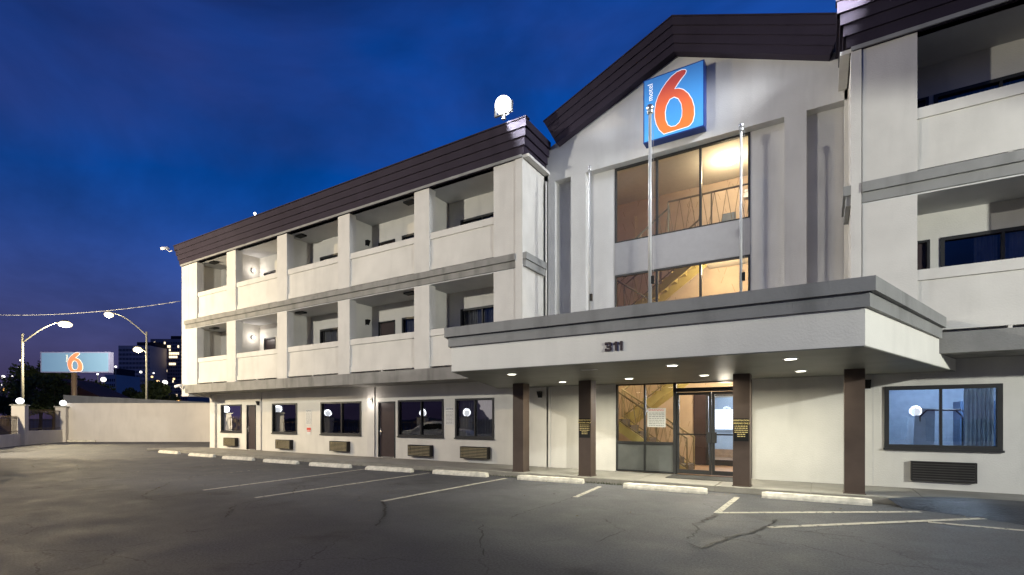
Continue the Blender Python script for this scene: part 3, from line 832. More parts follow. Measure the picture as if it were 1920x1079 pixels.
# wallpaper strokes
m2 = MB(); random.seed(3)
for k in range(210):
    x = random.uniform(-6.4, -1.5); z = random.uniform(.3, 9.2); L = random.uniform(.12, .3); s = random.choice((-1, 1)) * .35
    if x > -3.6 and z < 2.6: continue
    m2.quad([(x, YB - .004, z), (x + .012, YB - .004, z), (x + .012 + s * L, YB - .004, z + L), (x + s * L, YB - .004, z + L)])
P('wallpaper_stroke', m2, simple('wallpaper_print', (0.30, 0.22, 0.13), 0.8), kind='stuff')
P('stairwell_floor', MB().box(-6.6, -1.35, YG + .1, 21, .08, .118), M['wood'])
P('stair_landing', MB().box(-3.05, -1.35, 14.35, YB, 3.18, 3.38), M['inwhite'])
P('stair_landing', MB().box(-3.05, -1.35, 14.35, YB, 6.42, 6.64), M['inwhite'])
P('stairwell_ceiling', MB().box(-6.6, -1.35, YG + .46, YB, 9.16, 9.3), M['inwhite'])
P('lobby_ceiling', MB().box(-3.0, -1.35, YG + .1, 14.34, 2.66, 2.75), M['inwhite'])
for zl in (1.55, 4.9): P('stair_landing', MB().box(-6.6, -5.42, 14.35, 16.5, zl - .12, zl + .05), M['stair'])
def flight(xa, za, xb, zb, ya, yb):
    n = 8; s = MB()
    dx, dz = (xb - xa) / n, (zb - za) / n
    for y in (ya, yb - .05):
        lo, hi = -.24, .06
        p = [(xa, za + lo), (xb, zb + lo), (xb, zb + hi), (xa, za + hi)]
        s.prism_y(p if xb > xa else p[::-1], y, y + .05)
    fl = P('stair_flight', s, M['stair'])
    for k in range(n):
        x0_, x1_ = sorted((xa + dx * k - .02 * (1 if dx > 0 else -1), xa + dx * (k + 1)))
        P('tread', MB().box(x0_, x1_, ya + .05, yb - .05, za + dz * (k + 1) - .05, za + dz * (k + 1)), M['tread'] if za < .5 else M['stair'], fl)
        xr = xa + dx * k
        P('riser', MB().box(xr - .01, xr + .01, ya + .05, yb - .05, za + dz * k, za + dz * (k + 1) - .05), M['tread'] if za < .5 else M['stair'], fl)
flight(-3.2, .12, -5.4, 1.6, 14.5, 15.35)
flight(-5.4, 1.6, -3.05, 3.36, 15.6, 16.5)
flight(-3.2, 3.38, -5.4, 4.95, 14.5, 15.35)
flight(-5.4, 4.95, -3.05, 6.62, 15.6, 16.5)
def railing(xa, za, xb, zb, y, h=.95, top_only=False):
    r = MB()
    r.tube((xa, y, za + h), (xb, y, zb + h), .028); r.tube((xa, y, za + .12), (xb, y, zb + .12), .018)
    n = max(1, round(abs(xb - xa) / 1.1))
    for k in range(n + 1):
        t = k / n; x = xa + (xb - xa) * t; z = za + (zb - za) * t
        r.tube((x, y, z), (x, y, z + h), .022)
    rl = P('stair_railing', r, M['rail'])
    b = MB(); n = max(2, int(abs(xb - xa) / .15))
    for k in range(n):
        t0, t1 = k / n, (k + 1) / n
        xa_, xb_ = xa + (xb - xa) * t0, xa + (xb - xa) * t1
        z0_, z1_ = za + (zb - za) * t0, za + (zb - za) * t1
        if k % 2: b.tube((xa_, y, z0_ + .12), (xb_, y, z1_ + h), .008, seg=5)
        else: b.tube((xa_, y, z0_ + h), (xb_, y, z1_ + .12), .008, seg=5)
    P('baluster', b, M['rail'], rl, kind='stuff')
railing(-3.2, .12, -5.4, 1.6, 14.47); railing(-5.4, 1.6, -3.05, 3.36, 15.57)
railing(-3.2, .12, -5.4, 1.6, 15.38)
railing(-3.2, 3.38, -5.4, 4.95, 14.47); railing(-5.4, 4.95, -3.05, 6.62, 15.57)
railing(-3.74, 6.70, -1.40, 6.70, 14.55, 1.14); railing(-3.74, 6.70, -5.4, 5.5, 14.62, 1.0)
railing(-6.5, 1.6, -5.42, 1.6, 14.4)
# lobby beyond the stairwell
P('lobby_wall', MB().box(-3.75, 0.4, 20.9, 21, 0, 2.6), M['lobbyblue'])
P('lobby_wall', MB().box(-3.78, -3.7, YB + .1, 21, 0, 2.6).box(.35, .42, YB + .1, 21, 0, 2.6), M['lobbyblue'])
P('lobby_ceiling', MB().box(-3.8, .42, YB + .1, 21, 2.44, 2.6), M['inwhite'])
P('lobby_skirting', MB().box(-3.7, .3, 20.86, 20.9, .12, .42), M['wood'])
P('brown_panel', MB().box(-3.54, -3.16, 16.95, 17.04, .12, 2.45), M['door'])
f = MB(); f.box(-3.155, -3.09, 16.95, 17.04, .12, 2.45); f.box(-3.09, -1.4, 16.95, 17.04, 2.33, 2.45); f.box(-3.09, -1.4, 16.95, 17.04, .12, .30); f.box(-2.2, -2.1, 16.95, 17.04, .3, 2.33)
di = P('inner_door', f, M['frame'])
P('pane', MB().quad([(-3.09, 17, .3), (-2.2, 17, .3), (-2.2, 17, 2.33), (-3.09, 17, 2.33)]), M['glass'], di)
scr = thing('wall_screen', 'large lit white and pale blue screen on the lobby wall behind the glass doors', 'screen', (-2.6, 20.85, 1.2), wc=True)
part('screen_frame', MB().box(-3.62, -1.6, 20.76, 20.85, 1.15, 2.02), M['lobbyblue'], scr)
part('display', MB().box(-3.56, -1.66, 20.75, 20.76, 1.20, 1.97), emis('screen_lit', (0.75, 0.78, 1.0), 1.5), scr)

# right room behind the big ground window --------------------------------
P('room_wall', MB().box(.75, 5.0, 17.4, 17.5, 0, 2.86).box(.7, .78, YW + .2, 17.4, 0, 2.86).box(5.0, 5.1, YW + .2, 17.5, 0, 2.86), simple('office_wall', (0.30, 0.38, 0.50), 0.7))
P('room_floor', MB().box(.7, 5.1, YW + .2, 17.5, .05, .11), M['wood'])
P('room_ceiling', MB().box(.7, 5.1, YW + .2, 17.5, 2.80, 2.86), M['inwhite'])
vm = thing('vending_machine', 'tall vending machine glowing cyan inside the room behind the right ground floor window', 'vending machine', (3.3, 16.6, .11), wc=True)
part('cabinet', MB().box(2.95, 3.95, 16.5, 17.3, .11, 2.05), simple('vm_blue', (0.05, 0.10, 0.20), .4), vm)
part('lit_front', MB().box(3.02, 3.55, 16.485, 16.5, .5, 1.95), emis('vm_lit', (0.35, 0.80, 1.0), .8), vm)
part('tube_light', MB().box(3.72, 3.76, 16.47, 16.5, .6, 1.95), emis('vm_tube', (0.9, 0.5, 1.0), 3), vm)
part('product_shelf', MB().box(3.02, 3.55, 16.46, 16.485, .95, .98).box(3.02, 3.55, 16.46, 16.485, 1.3, 1.33).box(3.02, 3.55, 16.46, 16.485, 1.62, 1.65), M['black'], vm)
lc = thing('luggage_cart', 'black wheeled luggage cart with arched frame behind the right ground floor window', 'luggage cart', (2.35, 15.0, .11))
fr = MB()
for y in (-.28, .28):
    for x in (-.42, .42): fr.tube((x, y, .3), (x, y, 1.55), .016)
    fr.tube((-.42, y, 1.55), (-.3, y, 1.7), .016); fr.tube((.42, y, 1.55), (.3, y, 1.7), .016); fr.tube((-.3, y, 1.7), (.3, y, 1.7), .016); fr.tube((-.42, y, .62), (.42, y, .62), .012)
fr.tube((0, -.28, 1.7), (0, .28, 1.7), .016)
part('arched_frame', fr, M['black'], lc)
part('platform', MB().box(-.5, .5, -.32, .32, .22, .3), M['black'], lc)
for x in (-.4, .4):
    for y in (-.25, .25): part('wheel', MB().tube((x, y - .02, .1), (x, y + .02, .1), .1, seg=12), M['black'], lc)
oc = MB()
for k in range(40):
    a_, b_ = 2.62 + k * .012, 2.62 + (k + 1) * .012
    oc.quad([(a_, 14.35 + .03 * math.sin(k * 1.1), .95), (b_, 14.35 + .03 * math.sin(k * 1.1 + 1.1), .95), (b_, 14.35 + .03 * math.sin(k * 1.1 + 1.1), 2.35), (a_, 14.35 + .03 * math.sin(k * 1.1), 2.35)])
P('curtain', oc, simple('curtain_pale_blue', (0.55, 0.66, 0.72), .8), smooth=True)
tb = part('leaning_board', MB().hexa([(1.75, 14.5, .11), (2.15, 14.5, .11), (2.15, 14.55, .11), (1.75, 14.55, .11), (1.85, 14.75, 1.85), (2.2, 14.75, 1.85), (2.2, 14.8, 1.85), (1.85, 14.8, 1.85)]), simple('pale_board', (0.42, 0.5, 0.62), .6))
tag(tb, 'pale blue board leaning inside the right ground floor window', 'board')

# ------------------------------------------------------------------ fittings
def ac(x0, x1, z0, z1, proud, label, slat_mat=None, group='through wall air conditioners under the ground floor windows'):
    w, h = x1 - x0, z1 - z0
    t = thing('air_conditioner', label, 'air conditioner', (x0, YW, z0), group)
    c = MB(); t_ = .025
    c.box(0, t_, -proud, 0, 0, h); c.box(w - t_, w, -proud, 0, 0, h); c.box(t_, w - t_, -proud, 0, 0, t_); c.box(t_, w - t_, -proud, 0, h - t_, h); c.box(t_, w - t_, -proud * .35, -proud * .3, t_, h - t_)
    part('casing', c, M['ac_dark'], t)
    n = 7
    sl = MB().hexa([(t_, -proud - .004, 0), (w - t_, -proud - .004, 0), (w - t_, -proud + .04, .004), (t_, -proud + .04, .004), (t_, -proud - .004, .022), (w - t_, -proud - .004, .022), (w - t_, -proud + .04, .018), (t_, -proud + .04, .018)]).mesh('slat', slat_mat or M['ac'])
    for k in range(n):
        part('slat', sl, None, t, loc=(0, 0, t_ + (h - 2 * t_) * (k + .25) / n))
ac(-25.5, -24.45, .25, .66, .18, 'louvred air conditioner under the leftmost ground floor window')
ac(-21.16, -20.09, .25, .66, .18, 'louvred air conditioner under the narrow window right of the first brown door')
ac(-17.41, -16.33, .27, .68, .18, 'louvred air conditioner under the wide window left of the lit wall lamp')
ac(-13.0, -11.92, .24, .65, .18, 'louvred air conditioner under the wide window right of the second brown door')
ac(-10.57, -9.42, .26, .66, .18, 'louvred air conditioner under the square window nearest the canopy')
ac(1.65, 2.72, .28, .70, .10, 'black louvred air conditioner grille under the big window at the right', simple('ac_black_slat', (.075, .07, .065), .5))

def sconce(x, z, label, y=YW):
    t = thing('wall_sconce', label, 'wall light', (x, y, z))
    part('housing', MB().hexa([(-.06, -.05, -.1), (.06, -.05, -.1), (.06, 0, -.1), (-.06, 0, -.1), (-.07, -.13, .1), (.07, -.13, .1), (.07, 0, .1), (-.07, 0, .1)]), M['black'], t)
    part('lens', MB().box(-.05, .05, -.045, -.005, -.115, -.1), M['whiteplastic'], t)
sconce(-22.65, 2.34, 'small black wall light above and right of the first brown door', YW - .05)
sconce(-7.52, 2.37, 'small black wall light behind the leftmost canopy columns')
sconce(.88, 2.39, 'small black wall light right of the rightmost canopy column')
for z, f_ in ((5.36, 'second'), (8.44, 'top')):
    t = thing('wall_sconce', 'dark unlit wall light in the fourth balcony bay on the %s floor' % f_, 'wall light', (-15.06, 13.55, z))
    part('housing', MB().hexa([(0, -.07, -.1), (.05, -.07, -.1), (.05, .07, -.1), (0, .07, -.1), (0, -.08, .1), (.14, -.08, .1), (.14, .08, .1), (0, .08, .1)]), M['black'], t)
    part('lens', MB().box(.01, .05, -.05, .05, -.12, -.1), M['whiteplastic'], t)

def point(name, loc, col, watts, r=.08, parent=None):
    d = bpy.data.lights.new(name, 'POINT'); d.energy = watts; d.color = col; d.shadow_soft_size = r
    o = bpy.data.objects.new(name, d); COL.objects.link(o); o.location = loc
    if parent: o.parent = parent
    return o
def spot(name, loc, target, col, watts, ang, blend=.5, r=.15, parent=None):
    d = bpy.data.lights.new(name, 'SPOT'); d.energy = watts; d.color = col; d.spot_size = R(ang); d.spot_blend = blend; d.shadow_soft_size = r
    o = bpy.data.objects.new(name, d); COL.objects.link(o)
    o.location = loc
    v = Vector(target) - (Vector(loc) + (Vector(parent.location) if parent else Vector((0, 0, 0))))
    o.rotation_euler = v.to_track_quat('-Z', 'Y').to_euler()
    if parent: o.parent = parent
    return o

def wall_lamp(x, y, z, dirx, label, W):
    t = thing('wall_lamp', label, 'wall lamp', (x, y, z))
    if dirx: 
        part('bracket', MB().box(0, .06, -.05, .05, -.07, .07), M['galv'], t); c = (.12, 0, -.02)
    else:
        part('bracket', MB().box(-.05, .05, -.06, 0, -.02, .12), M['galv'], t); c = (0, -.12, -.02)
    part('bulb', MB().sphere(c, .065), M['lamp_white'], t, smooth=True)
    point('lamp_light', (c[0] * 1.9, c[1] * 1.9, c[2]), (1, .90, .82), W, .07, t)
wall_lamp(-15.0, YW - .06, 2.28, False, 'lit white wall lamp on the pilaster left of the second brown door', 12)
wall_lamp(-22.64, 13.45, 5.42, True, 'lit wall lamp in the second balcony bay of the middle floor', 11)
wall_lamp(-22.64, 13.45, 8.55, True, 'lit wall lamp in the second balcony bay of the top floor', 11)

# balcony ceiling fixtures (unlit)
pos = [(-25.0, 9.2, 'first'), (-25.0, 6.02, 'first'), (-18.3, 9.2, 'third'), (-18.3, 6.02, 'third'), (-12.2, 9.2, 'fourth'), (-12.2, 6.02, 'fourth')]
for x, z, w_ in pos:
    o = part('ceiling_light', MB().box(-.22, .22, -.13, .13, -.06, 0), M['black'], loc=(x, 12.95, z - .001))
    tag(o, 'dark flat unlit ceiling fixture over the %s balcony bay of the %s floor' % (w_, 'top' if z > 9 else 'middle'), 'ceiling light', 'unlit balcony ceiling fixtures')

# downlights in the canopy
k_ = 0
names = {(-5.8, 0): 'left end of the front row', (-2.33, 0): 'middle of the front row', (-.43, 0): 'right end of the front row',
         (-5.88, 1): 'left end of the back row', (-3.99, 1): 'second of the back row, left of the doors', (-2.25, 1): 'third of the back row, over the doors', (-.36, 1): 'right end of the back row'}
for (x, r_), nm in names.items():
    y = 9.35 if r_ == 0 else 12.0 - (.25 if x in (-5.88,) else 0)
    y = 9.35 if r_ == 0 else 11.86 if x > -5 else 12.05
    t = thing('downlight', 'round lit downlight in the canopy soffit, ' + nm, 'downlight', (x, y, 2.606), 'canopy downlights')
    part('trim_ring', MB().lathe((0, 0, 0), [(.12, -.001), (.12, -.012), (.095, -.016)], 20), M['whiteplastic'], t, smooth=False)
    part('lens', MB().lathe((0, 0, 0), [(.09, -.0165), (.085, -.022)], 20), M['down_lit'], t)
    d = bpy.data.lights.new('downlight_lamp', 'AREA'); d.shape = 'DISK'; d.size = .16; d.energy = 66 if r_ else 34; d.color = (1, .95, .76); d.spread = R(168)
    lo = bpy.data.objects.new('downlight_lamp', d); COL.objects.link(lo); lo.parent = t; lo.location = (0, 0, -.03)

# stairwell ceiling lamps
for (x, y, z, W, nm) in ((-2.27, 15.6, 9.15, 105, 'big round lit ceiling lamp behind the top gable window'), (-2.55, 15.7, 6.41, 130, 'round lit ceiling lamp behind the lower gable window'),
                         (-2.35, 15.6, 3.17, 110, 'round lit ceiling lamp of the stairwell above the entrance')):
    t = thing('ceiling_lamp', nm, 'ceiling lamp', (x, y, z))
    part('shade', MB().lathe((0, 0, 0), [(.22, 0), (.24, -.04), (.2, -.1), (.1, -.135), (.01, -.14)], 24), M['warm_lit'], t, smooth=True)
    point('ceiling_lamp_light', (0, 0, -.35), (1, .80, .52), W, .15, t)
t = thing('emergency_light', 'small white emergency light box on the stairwell wall behind the top gable window', 'emergency light', (-1.87, YB, 8.5), wc=True)
part('box', MB().box(-2.05, -1.65, YB - .12, YB - .002, 8.44, 8.58), M['whiteplastic'], t)
for q in (-2.0, -1.75): part('lamp_head', MB().lathe((q + .03, YB - .08, 8.58), [(.03, 0), (.06, .05), (.06, .1)], 10), M['whiteplastic'], t)
o = part('framed_notice', MB().box(-2.68, -2.28, YB - .03, YB - .002, 7.72, 8.1).box(-2.64, -2.32, YB - .034, YB - .03, 7.76, 8.06), simple('frame_blue_grey', (.14, .16, .18), .4))
tag(o, 'small blue-grey framed plate on the stairwell wall behind the top gable window', 'plate')
point('stair_fill_lamp', (-5.6, 15.0, 3.0), (1, .82, .55), 60, .2)
point('lobby_lamp', (-2.0, 19.0, 2.2), (.78, .87, 1), 230, .2)
point('entry_lamp', (-2.3, 15.0, 2.5), (1, .88, .72), 130, .15)
point('office_lamp', (2.6, 15.6, 2.5), (.6, .78, 1), 170, .2)

# flagpoles on the canopy roof
def flagpole(x, y, top, r, label):
    t = thing('flagpole', label, 'flagpole', (x, y, 3.5), 'flagpoles on the canopy')
    h = top - 3.5
    part('pole', MB().tube((0, 0, 0), (0, 0, h), r, r * .75, 12), M['pole_metal'], t, smooth=True)
    part('truck', MB().tube((0, 0, h), (0, 0, h + .05), r * 1.5, seg=10), M['pole_metal'], t)
    part('ball', MB().sphere((0, 0, h + .05 + r * 1.6), r * 1.7), M['metal'], t, smooth=True)
    part('halyard', MB().tube((r + .03, -.01, 1.3), (r + .03, -.01, h), .004, seg=5), M['cable'], t)
    part('cleat', MB().box(r * .6, r + .05, -.03, .03, 1.2, 1.38), M['black'], t)
flagpole(-3.34, 11.4, 8.62, .046, 'tallest silver flagpole at the middle, in front of the blue sign')
flagpole(-5.17, 12.2, 8.12, .026, 'left silver flagpole beside the stucco pier of the gable bay')
flagpole(-1.53, 12.2, 8.06, .034, 'right silver flagpole in front of the right edge of the gable windows')

# signs: the "6" drawn from its outline (unit square, u right, v up)
def zpt(x, y):
    u = (x - 592) / 311.0
    top = 437 + (328 - 437) * u; bot = 755 + (672 - 755) * u
    return (u, (bot - y) / (bot - top))
outer = [(700, 712), (676, 690), (660, 660), (652, 625), (652, 590), (658, 550), (670, 515), (690, 478), (716, 440), (742, 410), (770, 388), (795, 377), (810, 376), (817, 382), (812, 396), (796, 416), (774, 446), (755, 478), (778, 475),
         (802, 482), (826, 502), (846, 535), (857, 575), (858, 615), (850, 650), (838, 668), (826, 676)]
counter = [(755, 517), (730, 530), (712, 565), (705, 600), (708, 640), (720, 668), (738, 678), (762, 674), (784, 655), (797, 622), (799, 590), (794, 555), (778, 526)]
def shrink(pts, d):
    n = len(pts); out = []
    area = sum(pts[i][0] * pts[(i + 1) % n][1] - pts[(i + 1) % n][0] * pts[i][1] for i in range(n))
    sg = 1 if area > 0 else -1
    for i in range(n):
        a, b, c = Vector(pts[i - 1]), Vector(pts[i]), Vector(pts[(i + 1) % n])
        t = ((b - a).normalized() + (c - b).normalized()).normalized()
        nn = Vector((-t.y, t.x)) * sg
        out.append((b.x + nn.x * d, b.y + nn.y * d))
    return out
def six_mesh(w, h, thick, grow, mat, name, yoff):
    op = [(u * w, v * h) for u, v in (zpt(*p) for p in outer)]; cp = [(u * w, v * h) for u, v in (zpt(*p) for p in counter)]
    op = shrink(op, -grow); cp = shrink(cp, grow)
    bm = bmesh.new()
    def loop(pts):
        vs = [bm.verts.new((x, 0, z)) for x, z in pts]
        return [bm.edges.new((vs[i], vs[(i + 1) % len(vs)])) for i in range(len(vs))]
    bmesh.ops.triangle_fill(bm, edges=loop(op) + loop(cp), use_beauty=True)
    r = bmesh.ops.extrude_face_region(bm, geom=list(bm.faces))
    for v in r['geom']:
        if isinstance(v, bmesh.types.BMVert): v.co.y -= thick
    for v in bm.verts: v.co.y += yoff
    bmesh.ops.recalc_face_normals(bm, faces=bm.faces)
    me = bpy.data.meshes.new(name); bm.to_mesh(me); bm.free(); me.materials.append(mat); return me
def grad_emis(name, c0, c1, z0, z1, strength):
    m, n, l, p = new_mat(name)
    tc = n.new('ShaderNodeTexCoord'); sp = n.new('ShaderNodeSeparateXYZ'); l.new(tc.outputs['Object'], sp.inputs[0])
    mr = n.new('ShaderNodeMapRange'); mr.inputs['From Min'].default_value = z0; mr.inputs['From Max'].default_value = z1; l.new(sp.outputs['Z'], mr.inputs['Value'])
    mx = n.new('ShaderNodeMixRGB'); mx.inputs['Color1'].default_value = (*c0, 1); mx.inputs['Color2'].default_value = (*c1, 1); l.new(mr.outputs[0], mx.inputs['Fac'])
    l.new(mx.outputs[0], p.inputs['Base Color']); l.new(mx.outputs[0], p.inputs['Emission Color']); p.inputs['Emission Strength'].default_value = strength
    return m
ws = thing('wall_sign', 'square blue lit sign with big red-orange 6 and small motel lettering on the gable', 'sign', (-4.12, YG - .3, 9.18))
W_, H_ = 1.53, 1.66
blue = simple('sign_cabinet_blue', (0.02, 0.05, 0.22), .4)
cb = MB(); cb.box(-.03, W_ + .03, 0, .29, -.03, H_ + .03)
part('cabinet', cb, blue, ws)
part('face', MB().box(0, W_, -.008, 0, 0, H_), grad_emis('sign_blue', (0.06, 0.30, 0.62), (0.04, 0.18, 0.48), 0, 1.6, .28), ws)
part('numeral_outline', six_mesh(W_, H_, .006, .022, emis('sign_white', (.8, .85, 1), .3, (.8, .8, .8)), 'numeral_outline', -.008), None, ws)
part('numeral', six_mesh(W_, H_, .006, 0, grad_emis('sign_orange', (0.80, 0.17, 0.03), (0.42, 0.05, 0.04), .3, 1.4, .22), 'numeral', -.0141), None, ws)
o = part('lettering', text_mesh('motel', .20, .004, emis('sign_white2', (.8, .85, 1), .35, (.8, .8, .8)), 'lettering'), None, ws, loc=(.17, -.012, 1.30))
o.rotation_euler = (R(90), R(-90), 0)

# pylon sign
py_ = thing('pylon_sign', 'wide pale blue pylon sign with an orange 6 beyond the wall', 'sign', (-63.62, 19.4, 0), rz=R(31.8))
part('pole', MB().tube((0, 0, 0), (0, 0, 6.25), .24, seg=12), M['column'], py_, smooth=True)
part('cabinet', MB().box(-3.15, 3.75, -.25, .25, 6.2, 8.25), simple('pylon_frame', (0.22, 0.25, 0.5), .4), py_)
part('face', MB().box(-3.02, 3.62, -.27, -.25, 6.3, 8.15), grad_emis('pylon_face', (0.13, 0.25, 0.42), (0.12, 0.23, 0.40), 0, 9, .55), py_)
s6 = part('numeral_outline', six_mesh(2.2, 2.0, .02, .05, emis('sign_white3', (.9, .8, .75), .6, (.8, .7, .65)), 'numeral_outline', 0), None, py_, loc=(-.8, -.27, 6.22))
s7 = part('numeral', six_mesh(2.2, 2.0, .02, 0, emis('sign_orange2', (.8, .22, .12), .6, (.7, .2, .1)), 'numeral', 0), None, py_, loc=(-.8, -.292, 6.22))
o = part('lettering', text_mesh('motel', .32, .01, emis('sign_white4', (.9, .85, .7), .5, (.8, .8, .7)), 'lettering'), None, py_, loc=(-.5, -.285, 7.6)); o.rotation_euler = (R(90), R(-90), 0)

# notices
def notice(x0, x1, z0, z1, y, title, tmat, label, lines, paper=None, ink=None, tsize=None):
    w, h = x1 - x0, z1 - z0
    t = thing('notice', label, 'notice', (x0, y, z0))
    part('sheet', MB().box(0, w, -.01, 0, 0, h), paper or M['paper'], t)
    ts = tsize or w / len(title) * 1.45
    zt = h - ts * .6
    o = part('lettering', text_mesh(title, ts, .001, tmat), None, t, loc=(w / 2, -.0115, zt)); o.rotation_euler = (R(90), 0, 0)
    l_ = MB(); random.seed(len(title) + int(x0 * 10))
    for k in range(lines):
        zz = (zt - ts * .9) * (1 - (k + .5) / lines) + .02
        x = w * .08
        while x < w * .9:
            L = random.uniform(.03, .1); l_.quad([(x, -.0112, zz - .006), (min(x + L, w * .93), -.0112, zz - .006), (min(x + L, w * .93), -.0112, zz + .006), (x, -.0112, zz + .006)]); x += L + .015
    part('small_print', l_, ink or M['ink'], t, kind='stuff')
    return t
notice(-19.19, -18.80, 1.36, 2.0, YW, 'NOTICE', M['ink'], 'pale wall notice headed NOTICE above the red and white notice', 12)
notice(-11.35, -10.98, 1.39, 2.0, YW, 'NOTICE', M['ink'], 'white wall notice headed NOTICE between the two ground floor windows nearest the canopy', 10)
t = thing('notice', 'small red and white notice on the wall below a pale notice', 'notice', (-19.12, YW, .92))
part('sheet', MB().box(0, .28, -.01, 0, 0, .34), M['paper'], t); part('red_band', MB().box(.0, .28, -.013, -.010, .19, .30), M['redink'], t); part('red_band', MB().box(.02, .26, -.013, -.010, .13, .17), M['redink'], t)
notice(-4.12, -3.62, 1.38, 1.90, YW - .012, 'WARNING!', M['redink'], 'white sheet headed WARNING! on the storefront glass', 8, tsize=.085)
for x, nm in ((-5.22, 'second'), (-1.50, 'third')):
    t = thing('column_notice', 'black notice with gold REGISTRATION PARKING ONLY lettering on the %s canopy column' % nm, 'notice', (x, 11.998, 1.0), 'gold lettered notices on canopy columns')
    part('plate', MB().box(-.15, .15, -.008, 0, .12, .62), M['black'], t)
    for s_, z, q in (('REGISTRATION', .575, .047), ('PARKING ONLY', .51, .05)):
        o = part('lettering', text_mesh(s_, q, .001, M['gold'], bold=.0015), None, t, loc=(0, -.0095, z)); o.rotation_euler = (R(90), 0, 0)
    l_ = MB()
    for k in range(6):
        zz = .44 - k * .045; hw = .135 if k < 4 else .08; x_ = -hw
        while x_ < hw:
            L = random.uniform(.02, .06); l_.quad([(x_, -.0092, zz), (min(x_ + L, hw), -.0092, zz), (min(x_ + L, hw), -.0092, zz + .02), (x_, -.0092, zz + .02)]); x_ += L + .01
    part('small_print', l_, M['gold'], t, kind='stuff')
# push bar box light beside the column
# security cameras
def seccam(loc, rz, label):
    t = thing('security_camera', label, 'security camera', loc, rz=rz)
    part('body', MB().tube((0, -.32, -.02), (0, .02, .05), .07, seg=12), M['whiteplastic'], t, smooth=True)
    part('bracket', MB().tube((0, -.1, 0), (.05, .05, -.15), .02).tube((.05, .05, -.15), (.3, .25, -.15), .02), M['whiteplastic'], t)
    part('lens', MB().tube((0, -.33, -.022), (0, -.322, -.02), .05, seg=12), M['black'], t)
seccam((-27.6, 12.1, 10.05), R(-40), 'white bullet camera on the left end of the roof fascia')
seccam((-26.95, 12.4, 3.22), R(-60), 'small white camera on the left corner of the lowest balcony slab')

# roof flood lights lighting the gable bay
def flood(loc, target, label, W):
    t = thing('floodlight', label, 'floodlight', loc)
    part('bracket', MB().box(-.05, .05, -.04, .04, -.40, -.22).box(-.30, -.26, -.03, .03, -.22, .05).box(.26, .30, -.03, .03, -.22, .05).box(-.30, .30, -.03, .03, -.26, -.22), M['galv'], t)
    part('lens', MB().sphere((0, 0, .0), .25, 22, 14), M['flood_lit'], t, smooth=True)
    spot('flood_lamp', (0, 0, -.30), target, (.90, .94, 1), W, 84, .8, .3, t)
flood((-7.75, 12.05, 10.6), (.4, 13.0, 6.4), 'bright floodlight on the roof corner of the left wing', 2300)
flood((.85, 12.05, 10.72), (-7.3, 12.6, 6.0), 'bright floodlight on the roof corner of the right wing', 3600)
# tiny light on the left roof
o = part('roof_beacon', MB().sphere((0, 0, .12), .05).tube((0, 0, 0), (0, 0, .1), .02), M['lamp_white'], loc=(-20.5, 12.3, 10.225))
tag(o, 'tiny white light on the edge of the left wing roof', 'light')

# ------------------------------------------------------------------ perimeter wall and fence
wl_ = thing('boundary_wall', 'long plain pale boundary wall closing the parking lot at the left', 'wall', (-44.3, 13.2, 0), wc=True)
def wallseg(mb, a, b, t, z0, z1, z1b=None):
    a, b = Vector(a), Vector(b); d = (b - a).normalized(); n = Vector((-d.y, d.x)) * t / 2
    z1b = z1 if z1b is None else z1b
    p = [a - n, b - n, b + n, a + n]
    mb.hexa([(q.x, q.y, z0) for q in p] + [(p[0].x, p[0].y, z1), (p[1].x, p[1].y, z1b), (p[2].x, p[2].y, z1b), (p[3].x, p[3].y, z1)])
    return mb
part('wall_panel', wallseg(MB(), (-44.5, 13.2), (-26.9, 24.1), .25, 0, 2.62), M['wallpaint'], wl_)
part('coping', wallseg(MB(), (-44.5, 13.2), (-26.9, 24.1), .32, 2.62, 2.68), M['wallpaint'], wl_)
rw = thing('retaining_wall', 'grey concrete wall with a sloping top behind the pale boundary wall', 'wall', (-51.5, 15.1, 0), wc=True)
part('wall_panel', wallseg(MB(), (-51.5, 15.13), (-30, 28.4), .3, 0, 3.5, 2.2), M['greywall'], rw)

fence = thing('perimeter_fence', 'low pale wall with iron bar railings and square piers around the lot', 'fence', (-40, 8.9, 0), wc=True)
line = [(-44.45, 12.95), (-41.25, 10.0), (-37.27, 7.65), (-33.18, 6.13), (-29.73, 4.58), (-26.4, 3.2), (-23.07, 2.06), (-20.04, 1.16), (-16.3, .3), (-12.5, -.7), (-8.5, -1.5), (-4.4, -1.7), (-.3, -1.85), (3.74, -1.94), (7.8, -2.1), (12, -2.2), (16, -2.3)]
def pier_h(i): return 2.38 if i < 2 else 1.95 if i < 4 else 1.66
pier_me = {h: (MB().box(-.3, .3, -.3, .3, 0, h).mesh('pier', M['wallpaint']), MB().box(-.36, .36, -.36, .36, h + .001, h + .08).mesh('pier_cap', M['galv'])) for h in (2.38, 1.95, 1.66)}
globe_me = MB().sphere((0, 0, .22), .19, 18, 12).mesh('globe', M['globe_lit']); globe_me.polygons.foreach_set('use_smooth', [True] * len(globe_me.polygons))
neck_me = MB().tube((0, 0, 0), (0, 0, .05), .09, seg=10).mesh('neck', M['galv'])
barmat = simple('fence_bars_brown', (0.10, 0.07, 0.04), .5)
